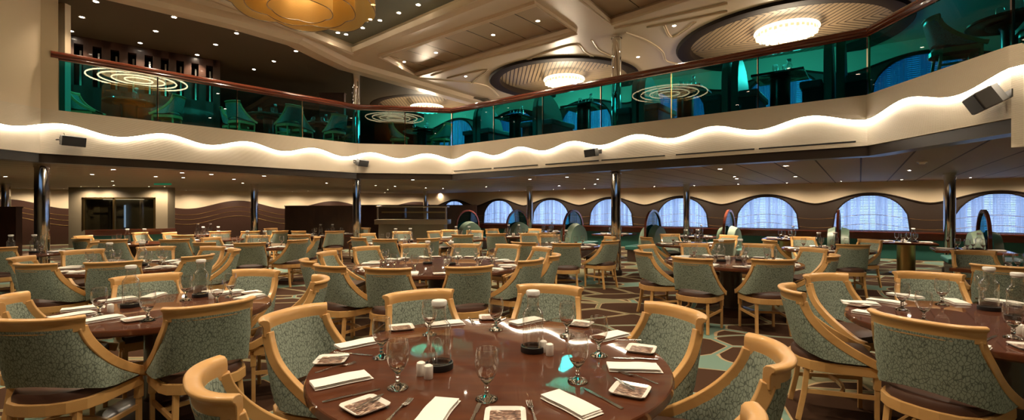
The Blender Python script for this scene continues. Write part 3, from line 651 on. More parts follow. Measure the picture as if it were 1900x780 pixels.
# ------------------------------------------------------------------ chair
WAY = []
def uplan(yf, n=17, a=.262, b_=.155, y0=-.10, tl=0):
    pts = []
    phi = PI / 2 if yf >= y0 else math.acos(max(-1, min(1, (y0 - yf) / b_)))
    f = lambda p: (math.copysign(abs(math.sin(p)) ** .8, math.sin(p)) * a, y0 - b_ * math.cos(p) ** 1.0)
    raw = [f(-phi + 2 * phi * i / 48) for i in range(49)]
    if yf > y0: raw = [(-a, yf)] + raw + [(a, yf)]
    L = [0]
    for i in range(1, len(raw)): L.append(L[-1] + math.dist(raw[i], raw[i - 1]))
    k = 0
    for i in range(n):
        s = L[-1] * i / (n - 1)
        while k < len(L) - 2 and L[k + 1] < s: k += 1
        t = (s - L[k]) / max(1e-9, L[k + 1] - L[k]); pts.append(Vector((raw[k][0] + (raw[k + 1][0] - raw[k][0]) * t, raw[k][1] + (raw[k + 1][1] - raw[k][1]) * t)))
    return pts
ZTOP = .85
def yfz(z): u = max(0, min(1, (ZTOP + .03 - z) / .43)); return -.172 + .375 * u ** 2.3
def lean(z): return -.20 * max(0, z - .45) ** 1.0
def row(z, n=17, inset=0): 
    return [Vector((p.x * (1 - .0 * z), p.y + lean(z))) for p in uplan(yfz(z), n, .262 - inset, .155 - inset)]
def rot2(v_, s): return Vector((v_.y * s, -v_.x * s))
def make_chair(lab):
    t = empty('dining_chair', lab, 'chair'); t.scale = (.93, .97, 1)
    # padded shell
    b = B(); b.sm = True; nz_ = 9; n = 17; outer = []; inner = []
    for k in range(nz_ + 1):
        ro = []; ri = []
        kk = k / nz_
        base = row(.45 + (ZTOP - .45) * kk, n)
        for i in range(n):
            s = i / (n - 1) * 2 - 1
            zb = .455 + .075 * max(0, 1 - (abs(s) / .55) ** 2) ; z = zb + (ZTOP - zb) * kk
            r_ = row(z, n)[i] if False else base[i]
            p0 = base[max(0, i - 1)]; p1 = base[min(n - 1, i + 1)]; d = (p1 - p0).normalized(); nn = Vector((d.y, -d.x))
            th = .022 if 0 < i < n - 1 else .012
            ro.append(b.bm.verts.new((r_.x + nn.x * th * .9, r_.y + nn.y * th * .9, z))); ri.append(b.bm.verts.new((r_.x - nn.x * th, r_.y - nn.y * th, z)))
        outer.append(ro); inner.append(ri)
    for k in range(nz_):
        for i in range(n - 1):
            b.face([outer[k][i], outer[k][i + 1], outer[k + 1][i + 1], outer[k + 1][i]]); b.face([inner[k][i + 1], inner[k][i], inner[k + 1][i], inner[k + 1][i + 1]])
        b.face([outer[k][0], outer[k + 1][0], inner[k + 1][0], inner[k][0]]); b.face([outer[k][-1], inner[k][-1], inner[k + 1][-1], outer[k + 1][-1]])
    for i in range(n - 1):
        b.face([outer[0][i + 1], outer[0][i], inner[0][i], inner[0][i + 1]]); b.face([outer[-1][i], outer[-1][i + 1], inner[-1][i + 1], inner[-1][i]])
    b.obj('backrest', M['fabric'], t)
    # crest rail with rolled top
    top = row(ZTOP, 25); fr = []; pts = []
    for i, p in enumerate(top):
        d = (top[min(24, i + 1)] - top[max(0, i - 1)]).normalized(); nn = Vector((d.y, -d.x, 0)); fr.append((nn, Vector((0, 0, 1)))); pts.append((p.x, p.y, ZTOP))
    for e_, q_ in ((0, 1), (-1, -2)):
        d = (Vector(pts[e_]) - Vector(pts[q_])).normalized(); ext = Vector(pts[e_]) + d * .03
        if e_ == 0: pts.insert(0, tuple(ext)); fr.insert(0, fr[0])
        else: pts.append(tuple(ext)); fr.append(fr[-1])
    sec = [(-.02, -.022), (.016, -.022), (.018, .03), (.026, .043), (.036, .048), (.040, .058), (.035, .067), (.018, .071), (-.005, .067), (-.017, .055), (-.02, .03)]
    b = B(); b.sweep(pts, sec, frames=fr); b.obj('crest_rail', M['maple'], t, bevel=.004)
    # sweeping side frames
    for s in (-1, 1):
        pts = []; fr = []
        for k in range(19):
            z = ZTOP + .0 - (ZTOP - .452) * k / 18; r_ = row(z, 17); p = r_[0] if s < 0 else r_[-1]; pts.append(Vector((p.x + s * .002, p.y + .014, z)))
        pts += [Vector((s * .258, pts[-1].y + .035, .447)), Vector((s * .25, pts[-1].y + .06, .44))]
        for k in range(len(pts)):
            tt = (pts[min(k + 1, len(pts) - 1)] - pts[max(k - 1, 0)]).normalized(); sd = Vector((1, 0, 0)); fr.append((sd, sd.cross(tt).normalized()))
        b = B(); b.sweep(pts, [(-.019, -.028), (.019, -.028), (.019, .028), (-.019, .028)], frames=fr, smooth=True); b.obj('side_frame', M['maple'], t, bevel=.005)
    # apron
    ap = [(-.245, .20)] + [tuple(p) for p in uplan(.16, 15, .25, .19)] + [(.245, .20)]
    b = B(); b.sweep([(x, y, .405) for x, y in ap], [(-.013, -.033), (.013, -.033), (.013, .033), (-.013, .033)], smooth=False)
    b.box((0, .215, .405), (.47, .026, .066)); b.obj('seat_frame', M['maple'], t, bevel=.004)
    # seat cushion
    pl_ = [(x * .95, y * .98) for x, y in ap] ; n = len(pl_); b = B(); b.sm = True; rings = []
    cx, cy = 0, 0
    for k, (sx, z) in enumerate(((1, .437), (1.0, .465), (.96, .485), (.8, .497), (.4, .502))):
        rings.append([b.bm.verts.new((x * sx, (y - .0) * sx + (.03 if y > .19 else 0) * sx, z)) for x, y in pl_])
    for k in range(4):
        for i in range(n): b.face([rings[k][i], rings[k][(i + 1) % n], rings[k + 1][(i + 1) % n], rings[k + 1][i]])
    b.face(rings[-1]); b.face(rings[0][::-1]); b.obj('seat', M['seat'], t)
    for sx in (-1, 1):
        b = B(); b.sweep([(sx * .225, .205, 0), (sx * .225, .205, .38)], [(-.014, -.014), (.014, -.014), (.014, .014), (-.014, .014)], up=Vector((0, 1, 0)), smooth=False)
        b.box((sx * .225, .205, .34), (.04, .04, .11)); b.obj('leg', M['maple'], t, bevel=.003)
        b = B(); b.sweep([(sx * .215, -.265, 0), (sx * .20, -.225, .2), (sx * .19, -.205, .375), (sx * .19, -.205, .43)], [(-.017, -.017), (.017, -.017), (.017, .017), (-.017, .017)], up=Vector((0, 1, 0)), smooth=False); b.obj('leg', M['maple'], t, bevel=.003)
        b = B(); b.sweep([(sx * .222, .2, .23), (sx * .20, -.222, .21)], [(-.01, -.014), (.01, -.014), (.01, .014), (-.01, .014)], smooth=False); b.obj('stretcher', M['maple'], t)
    b = B(); b.sweep([(-.21, .0, .22), (-.1, .035, .22), (0, .045, .22), (.1, .035, .22), (.21, 0, .22)], [(-.01, -.014), (.01, -.014), (.01, .014), (-.01, .014)], smooth=False); b.obj('stretcher', M['maple'], t)
    return t
CR = .30                                  # crest sits this far behind the chair's origin
ZCR = .915
protos = {}
def proto(kind, fn):
    """first call hands out the object itself, later calls copies of a hidden-free template"""
    if kind not in protos: protos[kind] = fn()
    return protos[kind]
used = set()
def place(kind, fn, loc, rz, label, group=None, scale=None):
    p = proto(kind, fn)
    if kind in used: o = dup(p, loc, rz, label, group)
    else:
        used.add(kind); o = p; o.location = loc; o.rotation_euler = (0, 0, rz); o['label'] = label
        if group: o['group'] = group
    if scale: o.scale = scale
    return o
# ------------------------------------------------------------------ tableware
def mk_goblet():
    b = B(); k = 1.27
    p = [(0, 0), (.033, 0), (.035, .0025), (.033, .006), (.018, .012), (.009, .018), (.0065, .025), (.0095, .031), (.0065, .037), (.0095, .043), (.0065, .048), (.012, .054), (.022, .066), (.0285, .077),
         (.024, .078), (.014, .071), (0, .068)]
    b.lathe([(r * k, z * k) for r, z in p], 28, mats=[1] * 17)
    p = [(.0285, .077), (.033, .088), (.0365, .103), (.0375, .122), (.0355, .143), (.0322, .160)]; b.lathe([(r * k, z * k) for r, z in p], 28, mats=[0] * 6)
    p = [(.0316, .1595), (.0322, .1585), (.0328, .1595), (.0322, .1605), (.0316, .1595)]; b.lathe([(r * k, z * k) for r, z in p], 28, mats=[1] * 5)
    return tag(b.obj('water_goblet', [M['bowlglass'], M['solidglass']], smooth=True), 'x', 'goblet')
def mk_carafe():
    t = empty('glass_carafe', 'x', 'carafe')
    b = B(); b.lathe([(.0, .012), (.053, .012), (.055, .02), (.055, .195), (.052, .207), (.040, .222), (.034, .232), (.031, .245), (.031, .285), (.034, .300)], 32); b.obj('bottle', M['glass'], t)
    b = B(); b.lathe([(.046, .030), (.050, .028), (.054, .030), (.050, .034), (.046, .030)], 32); b.obj('glass_base', M['solidglass'], t)
    b = B(); b.lathe([(0, .288), (.030, .288), (.030, .300), (.036, .300), (.037, .318), (.033, .323), (0, .323)], 28); b.obj('lid', M['cap'], t)
    b = B(); b.tube([(.0565 * math.sin(.32 * math.cos(a)) * 1.0, -.0565 * math.cos(.32 * math.cos(a)), .14 + .022 * math.sin(a)) for a in [2 * PI * j / 24 for j in range(24)]], .0005, 4, True); b.obj('emblem', M['etch'], t)
    return t
def mk_coaster():
    b = B(); b.lathe([(0, 0), (.064, 0), (.066, .004), (.066, .030), (.061, .032), (.058, .028), (.058, .012), (0, .012)], 32)
    return tag(b.obj('bottle_coaster', M['rubber']), 'x', 'coaster')
def mk_shaker():
    b = B(); b.lathe([(0, 0), (.019, 0), (.0205, .003), (.021, .05), (.019, .058), (.010, .0635), (0, .064)], 20); t = b.obj('shaker', M['china'])
    b = B()
    for a in range(5): b.lathe([(0, .0632), (.0016, .0634)], 6, (.007 * math.cos(a * 1.257), .007 * math.sin(a * 1.257), 0))
    b.obj('holes', M['black'], t); return tag(t, 'x', 'shaker')
def mk_napkin():
    b = B(); b.sm = True; n = 12; rows_ = []
    L, Wd = .25, .105
    def top(u, v_): return .014 + .004 * math.sin(u * 3.1 + v_ * 2) * (1 - abs(v_)) - .006 * max(0, abs(v_) - .75) / .25
    layers = []
    def sheet(L, Wd, z, dx, dy):
        lo = []; hi = []
        for i in range(n + 1):
            u = i / n * 2 - 1; a = []; c_ = []
            for j in range(7):
                v_ = j / 6 * 2 - 1; x = u * L / 2 + dx; y = v_ * Wd / 2 + dy + .002 * math.sin(u * 4 + 1); e = 1 if abs(u) < 1 and abs(v_) < 1 else 0
                a.append(b.bm.verts.new((x, y, z + (0 if e else .003)))); c_.append(b.bm.verts.new((x, y, z + (.008 + .003 * math.sin(u * 2.6 + v_) if e else .004))))
            lo.append(a); hi.append(c_)
        for i in range(n):
            for j in range(6):
                b.face([hi[i][j], hi[i + 1][j], hi[i + 1][j + 1], hi[i][j + 1]]); b.face([lo[i][j + 1], lo[i + 1][j + 1], lo[i + 1][j], lo[i][j]])
            for j in (0, 6): b.face([lo[i][j], lo[i + 1][j], hi[i + 1][j], hi[i][j]])
        for i in (0, n):
            for j in range(6): b.face([lo[i][j], lo[i][j + 1], hi[i][j + 1], hi[i][j]])
    sheet(.245, .105, 0, 0, 0); sheet(.24, .10, .007, -.004, .002); sheet(.235, .098, .013, -.006, .0)
    return tag(b.obj('folded_napkin', M['linen']), 'x', 'napkin')
def mk_plate():
    t = empty('square_plate', 'x', 'plate'); a = .075
    b = B(); rings = []
    for s, z in ((.78, 0), (.8, .003), (1.0, .012), (1.0, .015), (.84, .008), (.8, .006)):
        ring = []
        for j in range(32):
            th = 2 * PI * j / 32 + PI / 32; c_, s_ = math.cos(th), math.sin(th); p = 8.0; r = 1 / (abs(c_) ** p + abs(s_) ** p) ** (1 / p); ring.append(b.bm.verts.new((a * s * r * c_, a * s * r * s_, z)))
        rings.append(ring)
    for k in range(5):
        for j in range(32): b.face([rings[k][j], rings[k][(j + 1) % 32], rings[k + 1][(j + 1) % 32], rings[k + 1][j]])
    b.face(rings[0][::-1]); b.face(rings[-1]); b.obj('dish', M['china'], t)
    b = B(); b.box((0, 0, .0068), (a * 1.5, a * 1.5, .0012)); b.obj('printed_picture', M['print'], t)['label'] = 'brown printed picture on plate centre'
    return t
def strip(b, prof, z=.0, th=.0016):
    """flat outline in xy, closed solid; prof = [(x, halfwidth, zlift)]"""
    up = [];
    for x, h, dz in prof: up.append([b.bm.verts.new((x, h, z + dz)), b.bm.verts.new((x, -h, z + dz)), b.bm.verts.new((x, -h, z + dz + th)), b.bm.verts.new((x, h, z + dz + th))])
    for i in range(len(up) - 1):
        for k in range(4): b.face([up[i][k], up[i][(k + 1) % 4], up[i + 1][(k + 1) % 4], up[i + 1][k]])
    b.face(up[0][::-1]); b.face(up[-1])
def mk_knife():
    b = B(); strip(b, [(-.115, .006, 0), (-.11, .008, 0), (-.02, .006, .001), (0, .005, .001)], 0, .005); o = b.obj('table_knife', M['steel'], bevel=.0015)
    b = B(); strip(b, [(-.002, .004, .002), (.01, .0075, .002), (.07, .009, .002), (.1, .007, .002), (.115, .002, .002)], 0, .0015); b.obj('blade', M['steel'], o)
    return tag(o, 'x', 'knife')
def mk_fork():
    b = B(); strip(b, [(-.1, .006, 0), (-.09, .007, 0), (-.03, .003, .006), (.02, .003, .008), (.035, .010, .004), (.05, .012, .002)], 0, .0022); o = b.obj('dinner_fork', M['steel'])
    b = B()
    for k in range(4):
        y = -.0098 + k * .0065; b.sweep([(.048, y, .003), (.065, y, .001), (.098, y, .006)], [(-.0016, 0), (.0016, 0), (.0014, .0018), (-.0014, .0018)], smooth=False)
    b.obj('tines', M['steel'], o); return tag(o, 'x', 'fork')
def mk_butter():
    b = B(); strip(b, [(-.075, .004, 0), (-.07, .005, 0), (0, .004, .001), (.01, .008, .001), (.06, .009, .001), (.075, .003, .001)], 0, .002)
    return tag(b.obj('butter_knife', M['steel']), 'x', 'knife')
FN = dict(goblet=mk_goblet, carafe=mk_carafe, coaster=mk_coaster, shaker=mk_shaker, napkin=mk_napkin, plate=mk_plate, knife=mk_knife, fork=mk_fork, butter=mk_butter)
TXT = dict(goblet='stemmed water goblet', carafe='white-lidded glass carafe', coaster='dark bottle coaster', shaker='small white shaker', napkin='folded white napkin', plate='small square plate', knife='steel table knife', fork='steel fork', butter='small knife on plate')
ZTB = .75
def mk_round(R):
    def f():
        t = empty('round_table', 'x', 'table')
        b = B(); b.lathe([(0, .742), (R - .012, .742), (R - .004, .746), (R, .7455), (R + .004, .735), (R + .004, .715), (R - .006, .705), (0, .705)], 96)
        b.lathe([(0, .7499), (R - .004, .75), (R, .7455)], 96); b.obj('tabletop', M['table'], t)
        b = B(); b.lathe([(0, .705), (.30, .705), (.30, .68), (.17, .665), (.15, .62), (.15, .12), (.17, .08), (0, .08)], 40); b.obj('pedestal', M['pedestal'], t)
        b = B(); b.lathe([(0, 0), (.38, 0), (.38, .03), (.2, .09), (0, .09)], 40); b.obj('foot_plate', M['pedestal'], t)
        return t
    return f
def mk_square(s):
    def f():
        t = empty('square_table', 'x', 'table')
        b = B(); b.box((0, 0, .7275), (s, s, .045)); b.obj('tabletop', M['table'], t, bevel=.006)
        b = B(); b.lathe([(0, .705), (.2, .70), (.17, .69), (.17, .05), (0, .05)], 32); b.obj('pedestal', M['gold' if s > 1 else 'pedestal'], t)
        b = B(); b.lathe([(0, 0), (.32, 0), (.32, .02), (.18, .06), (0, .06)], 32); b.obj('foot_plate', M['pedestal'], t)
        return t
    return f
def face_to(p, c): d = Vector((c[0] - p[0], c[1] - p[1])); return math.atan2(-d.x, d.y)
def lab_items(items, phrase, noun, c, kind, fn, group, z0=0, rest=''):
    """items: (x, y, rz); label by side of the table and order from the left"""
    for side in ('near', 'far'):
        s = [i for i in items if (i[1] < c[1]) == (side == 'near')]; s.sort(key=lambda i: i[0] / i[1])
        for k, i in enumerate(s):
            w = from_left(k, len(s))
            place(kind, fn, (i[0], i[1], i[3] if len(i) > 3 else z0), i[2], '%s, %s on %s side, %s' % (noun, w, side, phrase), group)
TB = []; ALLCH = []; COLS = [(-9.12, 9.1), (-8.9, 16), (-4.45, 13.3), (2.4, 10.7), (.67, 17.5), (6.07, 16.1), (10.57, 11.2), (-16.9, 15.5)]
def settle(px, py, c, R, floor):
    r = max(math.dist((px, py), c), R + (.34 if c[1] > 8 else .2)); a0 = math.atan2(py - c[1], px - c[0])
    for k in range(60):
        a = a0 + (k + 1) // 2 * .07 * (1 if k % 2 else -1); rr = r
        x, y = c[0] + rr * math.cos(a), c[1] + rr * math.sin(a); ox, oy = x - math.cos(a) * CR, y - math.sin(a) * CR
        bad = any(f == floor and math.dist((ox, oy), (q, w)) < (.66 if c[1] > 8 else .54) for q, w, f in ALLCH) or (floor == 0 and any(math.dist((ox, oy), q) < .45 for q in COLS))
        bad = bad or any(f == floor and math.dist((q, w), c) > .01 and math.dist((ox, oy), (q, w)) < R2 + .2 for q, w, R2, f in TB)
        if not bad: break
    ALLCH.append((ox, oy, floor)); return x, y
def table(phrase, c, R, chairs, custom=None, seats=None, square=0, rot=0, phase=0, floor=0, n_carafe=2, items=True, extra_ch=()):
    c = Vector(c); key = ('sq%.2f' % square) if square else 'rd%.2f' % R
    place(key, mk_square(square) if square else mk_round(R), (c.x, c.y, floor), rot, ('dark polished square table, the %s' if square else 'dark polished round table, the %s') % phrase, None)
    cl = []; TB.append((c.x, c.y, R, floor))
    for q in chairs:
        if len(q) == 2: p = at(q[0], q[1], ZCR + floor); px, py = p.x, p.y
        else: px, py = c.x + q[2] * math.cos(math.radians(q[1])), c.y + q[2] * math.sin(math.radians(q[1]))
        px, py = settle(px, py, (c.x, c.y), R, floor)
        rz = face_to((px, py), c); ox, oy = px - math.sin(rz) * CR, py + math.cos(rz) * CR
        cl.append((ox, oy, rz))
    for q in extra_ch:
        p = at(q[0], q[1], ZCR + floor); rz = q[2]; cl.append((p.x - math.sin(rz) * CR, p.y + math.cos(rz) * CR, rz))
    lab_items(cl, phrase, 'sage-backed maple chair', c, 'chair', lambda: make_chair('x'), 'chairs at the ' + phrase, floor)
    if not items: return
    by = {k: [] for k in FN}; z = ZTB + floor
    if custom:
        for it in custom:
            k = it[0]
            if k in ('goblet', 'carafe', 'coaster', 'shaker'):
                p = at(it[1], it[2], z); by[k].append((p.x, p.y, 0, z + (it[3] if len(it) > 3 else 0)))
            else:
                a_, b_ = at(it[1], it[2], z), at(it[3], it[4], z); m_ = (a_ + b_) / 2; r = math.atan2(b_.y - a_.y, b_.x - a_.x); by[k].append((m_.x, m_.y, r, z + (it[5] if len(it) > 5 else 0)))
    else:
        rr = R if not square else square / 2
        angs = [math.atan2(y - c.y, x - c.x) for x, y, _ in cl] if not seats else [math.radians(a) for a in seats]
        for j, a in enumerate(angs):
            rnd = random.Random(int(abs(c.x * 100 + c.y * 10)) + j)
            d = Vector((math.cos(a), math.sin(a))); s = Vector((-d.y, d.x)); e = a + rnd.uniform(-.12, .12)
            def put(k, r_, t_, rz, dz=0):
                q = c + d * r_ + s * t_; by[k].append((q.x, q.y, rz, z + dz))
            put('napkin', rr - .17, .0, e + rnd.choice((0, .25)))
            put('plate', rr - .12 - .03, -.19 if rr > .6 else -.16, e); put('goblet', rr - .36, -.06, 0)
            if c.y < 11: put('knife', rr - .17, .105, e + PI); put('fork', rr - .16, -.085, e + PI)
            if c.y < 6: put('butter', rr - .12 - .03, -.19, e + .8, .0155)
        for j in range(n_carafe):
            a = phase + j * PI; q = c + Vector((math.cos(a), math.sin(a))) * .17
            by['carafe'].append((q.x, q.y, 0, z)); by['coaster'].append((q.x, q.y, 0, z))
        q = c + Vector((math.cos(phase + 1.3), math.sin(phase + 1.3))) * .14
        by['shaker'] += [(q.x, q.y, 0, z), (q.x + .047, q.y + .01, 0, z)]
    if custom: by['coaster'] = [(x, y, 0, z) for x, y, _, _ in by['carafe']]
    for k in by:
        if by[k]: lab_items(by[k], phrase, TXT[k], c, k, FN[k], {'goblet': 'goblets', 'carafe': 'carafes', 'coaster': 'coasters', 'shaker': 'shakers', 'napkin': 'napkins', 'plate': 'plates', 'knife': 'knives', 'fork': 'forks', 'butter': 'small knives'}[k] + ' on the ' + phrase, z)
# ------------------------------------------------------------------ the tables
T1 = (-.10, 2.34)
cust1 = [('napkin', 628, 648, 704, 633), ('napkin', 570, 722, 694, 696), ('napkin', 785, 800, 832, 742), ('napkin', 1015, 732, 1110, 780), ('napkin', 1122, 684, 1232, 687), ('napkin', 1090, 636, 1172, 617), ('napkin', 950, 604, 1004, 593), ('napkin', 800, 606, 852, 601),
         ('plate', 590, 672, 640, 670), ('plate', 640, 770, 712, 745), ('plate', 905, 778, 970, 778), ('plate', 1135, 722, 1205, 735), ('plate', 1165, 648, 1215, 654), ('plate', 1058, 601, 1096, 606), ('plate', 888, 592, 930, 591), ('plate', 728, 612, 762, 609),
         ('goblet', 903, 742), ('goblet', 738, 721), ('goblet', 708, 665), ('goblet', 1072, 709), ('goblet', 1111, 661), ('goblet', 1052, 625), ('goblet', 920, 613), ('goblet', 797, 622),
         ('carafe', 815, 684), ('carafe', 989, 652), ('shaker', 781, 697), ('shaker', 795, 703), ('shaker', 1008, 654), ('shaker', 1020, 660),
         ('knife', 590, 750, 712, 722), ('knife', 1160, 763, 1080, 720), ('knife', 872, 790, 890, 750), ('knife', 1226, 669, 1130, 665), ('knife', 618, 655, 692, 661), ('knife', 912, 606, 940, 590),
         ('fork', 580, 694, 664, 673), ('fork', 716, 785, 764, 741), ('fork', 997, 792, 980, 744), ('fork', 1226, 715, 1145, 690), ('fork', 1020, 596, 1040, 592), ('fork', 870, 590, 880, 602),
         ('butter', 582, 675, 655, 666, .0155), ('butter', 650, 772, 720, 735, .0155), ('butter', 1130, 702, 1190, 738, .0155), ('butter', 1130, 637, 1200, 637, .0155)]
table('front centre round table', T1, .865, [(1022, 530), (774, 541), (1262, 573), (535, 577), (1440, 650), (380, 702), (0, -60, 1.29)], cust1)
T2 = (-2.64, 3.56)
cust2 = [('napkin', 132, 604, 238, 586), ('napkin', 108, 579, 200, 570), ('napkin', 105, 592, 165, 583), ('napkin', 268, 556, 300, 546), ('napkin', 424, 561, 500, 545), ('napkin', 398, 548, 450, 541), ('napkin', 205, 560, 236, 556),
         ('plate', 218, 600, 285, 590), ('plate', 440, 548, 492, 542), ('plate', 380, 545, 410, 541),
         ('goblet', 184, 588), ('goblet', 274, 596), ('goblet', 403, 568), ('goblet', 345, 558), ('goblet', 428, 552), ('carafe', 243, 570), ('carafe', 373, 551), ('shaker', 205, 580), ('shaker', 392, 555), ('knife', 112, 600, 190, 590), ('fork', 260, 600, 300, 588)]
table('front left round table', T2, .70, [(398, 563), (50, 591), (4, 553), (272, 511), (482, 501), (598, 516)], cust2)
T3 = (3.2, 3.02)
cust3 = [('napkin', 1602, 556, 1690, 568), ('napkin', 1572, 577, 1675, 594), ('napkin', 1750, 553, 1800, 572), ('napkin', 1574, 563, 1620, 566), ('napkin', 1660, 548, 1700, 554), ('napkin', 1800, 662, 1818, 640), ('napkin', 1850, 560, 1885, 566),
         ('plate', 1570, 564, 1612, 572), ('plate', 1640, 603, 1700, 606), ('plate', 1895, 640, 1930, 655), ('goblet', 1674, 576), ('goblet', 1714, 598), ('goblet', 1748, 566), ('goblet', 1880, 628), ('goblet', 1822, 556),
         ('carafe', 1835, 576), ('carafe', 1888, 594), ('shaker', 1893, 621), ('shaker', 1906, 626), ('knife', 1815, 640, 1860, 618), ('fork', 1690, 604, 1745, 608), ('knife', 1585, 578, 1640, 572)]
table('front right round table', T3, .84, [(1703, 592), (1461, 533), (1523, 509), (1718, 506), (0, 20, 1.25), (0, 62, 1.25)], cust3)
table('large round table behind front centre', (-1.0, 6.38), 1.13, [(566, 483), (604, 493), (714, 498), (874, 495), (992, 482), (1032, 473), (1010, 460), (946, 454), (866, 453), (769, 453), (676, 458), (601, 468)], phase=-.2)
table('round table at middle right', (3.2, 6.78), .92, [(1280, 479), (1440, 482), (1188, 466), (1195, 455), (1286, 452), (1408, 453), (1515, 461), (1549, 474)], phase=.3)
table('round table right of left column', (-5.12, 6.15), .76, [(56, 490), (32, 478), (210, 486), (375, 474), (151, 464), (292, 458), (400, 458), (436, 462)], phase=.5)
table('table before gold booth pedestal', (6.05, 8.9), .76, [(1571, 452), (1616, 445), (1488, 440), (1434, 446)], phase=.1)
table('table left of middle right column', (1.05, 9.85), .82, [(1052, 452), (1137, 447), (1118, 440), (1024, 437), (968, 450), (980, 433)], phase=.8)
table('table right of middle right column', (3.95, 10.2), .76, [(1210, 440), (1245, 435), (1336, 444), (1355, 437)], phase=.4)
table('square table at right edge', (6.25, 5.75), .4, [(1802, 465), (1862, 494)], square=.9, rot=.35, n_carafe=1)
table('table in front of wavy wall', (-5.3, 9.6), .84, [(463, 451), (557, 445), (589, 440), (479, 437), (388, 441), (374, 450)], phase=.1)
table('table before left dark partition', (-5.6, 14.0), .84, [(552, 429), (622, 429), (554, 436), (680, 423), (500, 424)], phase=.2)
table('table before the buffet counter', (-2.55, 10.85), .92, [(686, 434), (712, 444), (664, 441), (746, 430), (788, 443)], phase=.4)
table('table right of the buffet', (-1.3, 12.2), .76, [(824, 430), (797, 428), (858, 436), (868, 429)], phase=.1)
table('far table before curved booths', (.05, 13.6), .76, [(878, 433), (914, 425), (972, 426), (1000, 433)], phase=.5)
table('table at far left edge', (-8.5, 8.05), .60, [(8, 457), (121, 450)], phase=.2)
table('table behind the left column', (-8.6, 10.6), .76, [(179, 441), (205, 445), (150, 438)], phase=.2)
table('table before the glass doors', (-7.8, 12.0), .76, [(256, 432), (298, 436), (345, 444), (335, 432)], phase=.3)
table('far table left of slim column', (-9.7, 14.6), .76, [(395, 430), (417, 431), (433, 432)], phase=.3)
# ------------------------------------------------------------------ window-side booths
UW = wd  # along the windows, leftwards
def booth(Yf, x, lab):
    k = (x - 950) / FPX; p = Vector((k * Yf, Yf)); vdir = Vector((.60, .80)); rz = math.atan2(vdir.y, vdir.x)
    t = empty('booth_bench', lab, 'booth', (p.x, p.y, 0), rz)
    b = B()
    # arched glass screen: local x along the bench depth
    pts = [Vector((.62 * math.cos(a), 0, .92 + .56 * math.sin(a))) for a in [PI * j / 24 for j in range(25)]]; pts = [Vector((.62, 0, .5))] + pts + [Vector((-.62, 0, .5))]
    b.sweep(pts, [(-.03, -.03), (.03, -.03), (.03, .03), (-.03, .03)], up=Vector((0, 1, 0)), smooth=False); b.obj('screen_frame', M['mahogany'], t)
    b = B(); b.face([b.bm.verts.new(q) for q in pts]); b.obj('screen_glass', M['bluegl'], t)
    for s in (-1, 1):
        b = B(); b.sm = True; ra = []
        for j in range(17):
            a = PI * j / 16; ra.append((b.bm.verts.new((.66 * math.cos(a), s * .06, .35 + .72 * math.sin(a) ** .7)), b.bm.verts.new((.58 * math.cos(a), s * .22, .35 + .66 * math.sin(a) ** .7))))
        for j in range(16): b.face([ra[j][0], ra[j + 1][0], ra[j + 1][1], ra[j][1]])
        b.sm = False; b.face([r_[1] for r_ in ra]); b.face([r_[0] for r_ in ra][::-1]); b.face([ra[0][0], ra[0][1], ra[-1][1], ra[-1][0]]); b.obj('backrest', M['banq'], t)
        b = B(); b.box((0, s * .42, .40), (1.2, .42, .12)); b.obj('seat', M['tealseat'], t, bevel=.03)
        b = B(); b.box((0, s * .38, .17), (1.15, .36, .34)); b.obj('base', M['woodwall'], t)
booth(17.8, 868, 'green booth bench with arched glass screen, leftmost of the row')
booth(16.8, 960, 'green booth bench with arched glass screen, second from left')
booth(15.4, 1064, 'green booth bench with arched glass screen, third from left')
booth(13.6, 1212, 'green booth bench with arched screen before the fourth window')
booth(12.7, 1353, 'green booth bench with arched screen left of fifth window')
booth(11.9, 1556, 'green booth bench with screen seen edge-on before sixth window')
booth(10.0, 1825, 'green booth bench with arched screen at the right edge')
for i, (x, Y, ph) in enumerate(((1681, 10.9, 'booth table with gold pedestal'), (1800, 8.7, 'booth table at right edge'), (1460, 12.2, 'booth table before fifth window'), (1290, 13.2, 'booth table before fourth window'), (1140, 14.6, 'booth table before third window'), (1015, 16.1, 'booth table before second window'))):
    X = (x - 950) / FPX * Y
    table(ph, (X, Y), .5, [], square=1.05, rot=math.radians(-37), seats=[53, 143, 233, 323][:4], n_carafe=1)
# ------------------------------------------------------------------ upper deck
# walls of the upper deck
b = B(); b.box((-13, 27, 4.45), (32, .1, 2.4)); b.box((-28, 9, 4.45), (.1, 36, 2.4)); b.box((-5, -8.6, 4.45), (60, .1, 2.4)); struct(b.obj('wall_upper_far', M['woodwall']), 'dark far wall of the upper deck', 'wall')
q0 = at(128, 64, ZC - .06); q1 = at(402, 112, ZC - .06); dd = (q1 - q0).normalized(); LU = (q1 - q0).length
uw = empty('panel_wall', 'dark wooden screen wall with slot openings, upper left', 'screen wall', (q0.x, q0.y, ZUF), math.atan2(dd.y, dd.x))
b = B(); hgt = ZC - .06 - ZUF; b.box((LU / 2, .1, hgt - .09), (LU, .2, .18)); b.box((LU / 2, .1, .55), (LU, .2, 1.1))
nslot = 9
for j in range(nslot + 1): b.box((LU * j / nslot, .1, (hgt) / 2), (LU / nslot * .5, .2, hgt))
b.obj('screen', M['woodwall'], uw)
b = B()
for j in range(nslot): b.box((LU * (j + .58) / nslot, .16, hgt * .62), (.035, .03, hgt * .5))
b.obj('bright_edges', M['steel'], uw)
b = B(); b.box((LU / 2, .5, hgt / 2), (LU, .05, hgt)); b.obj('back_panel', M['darkrim'], uw)
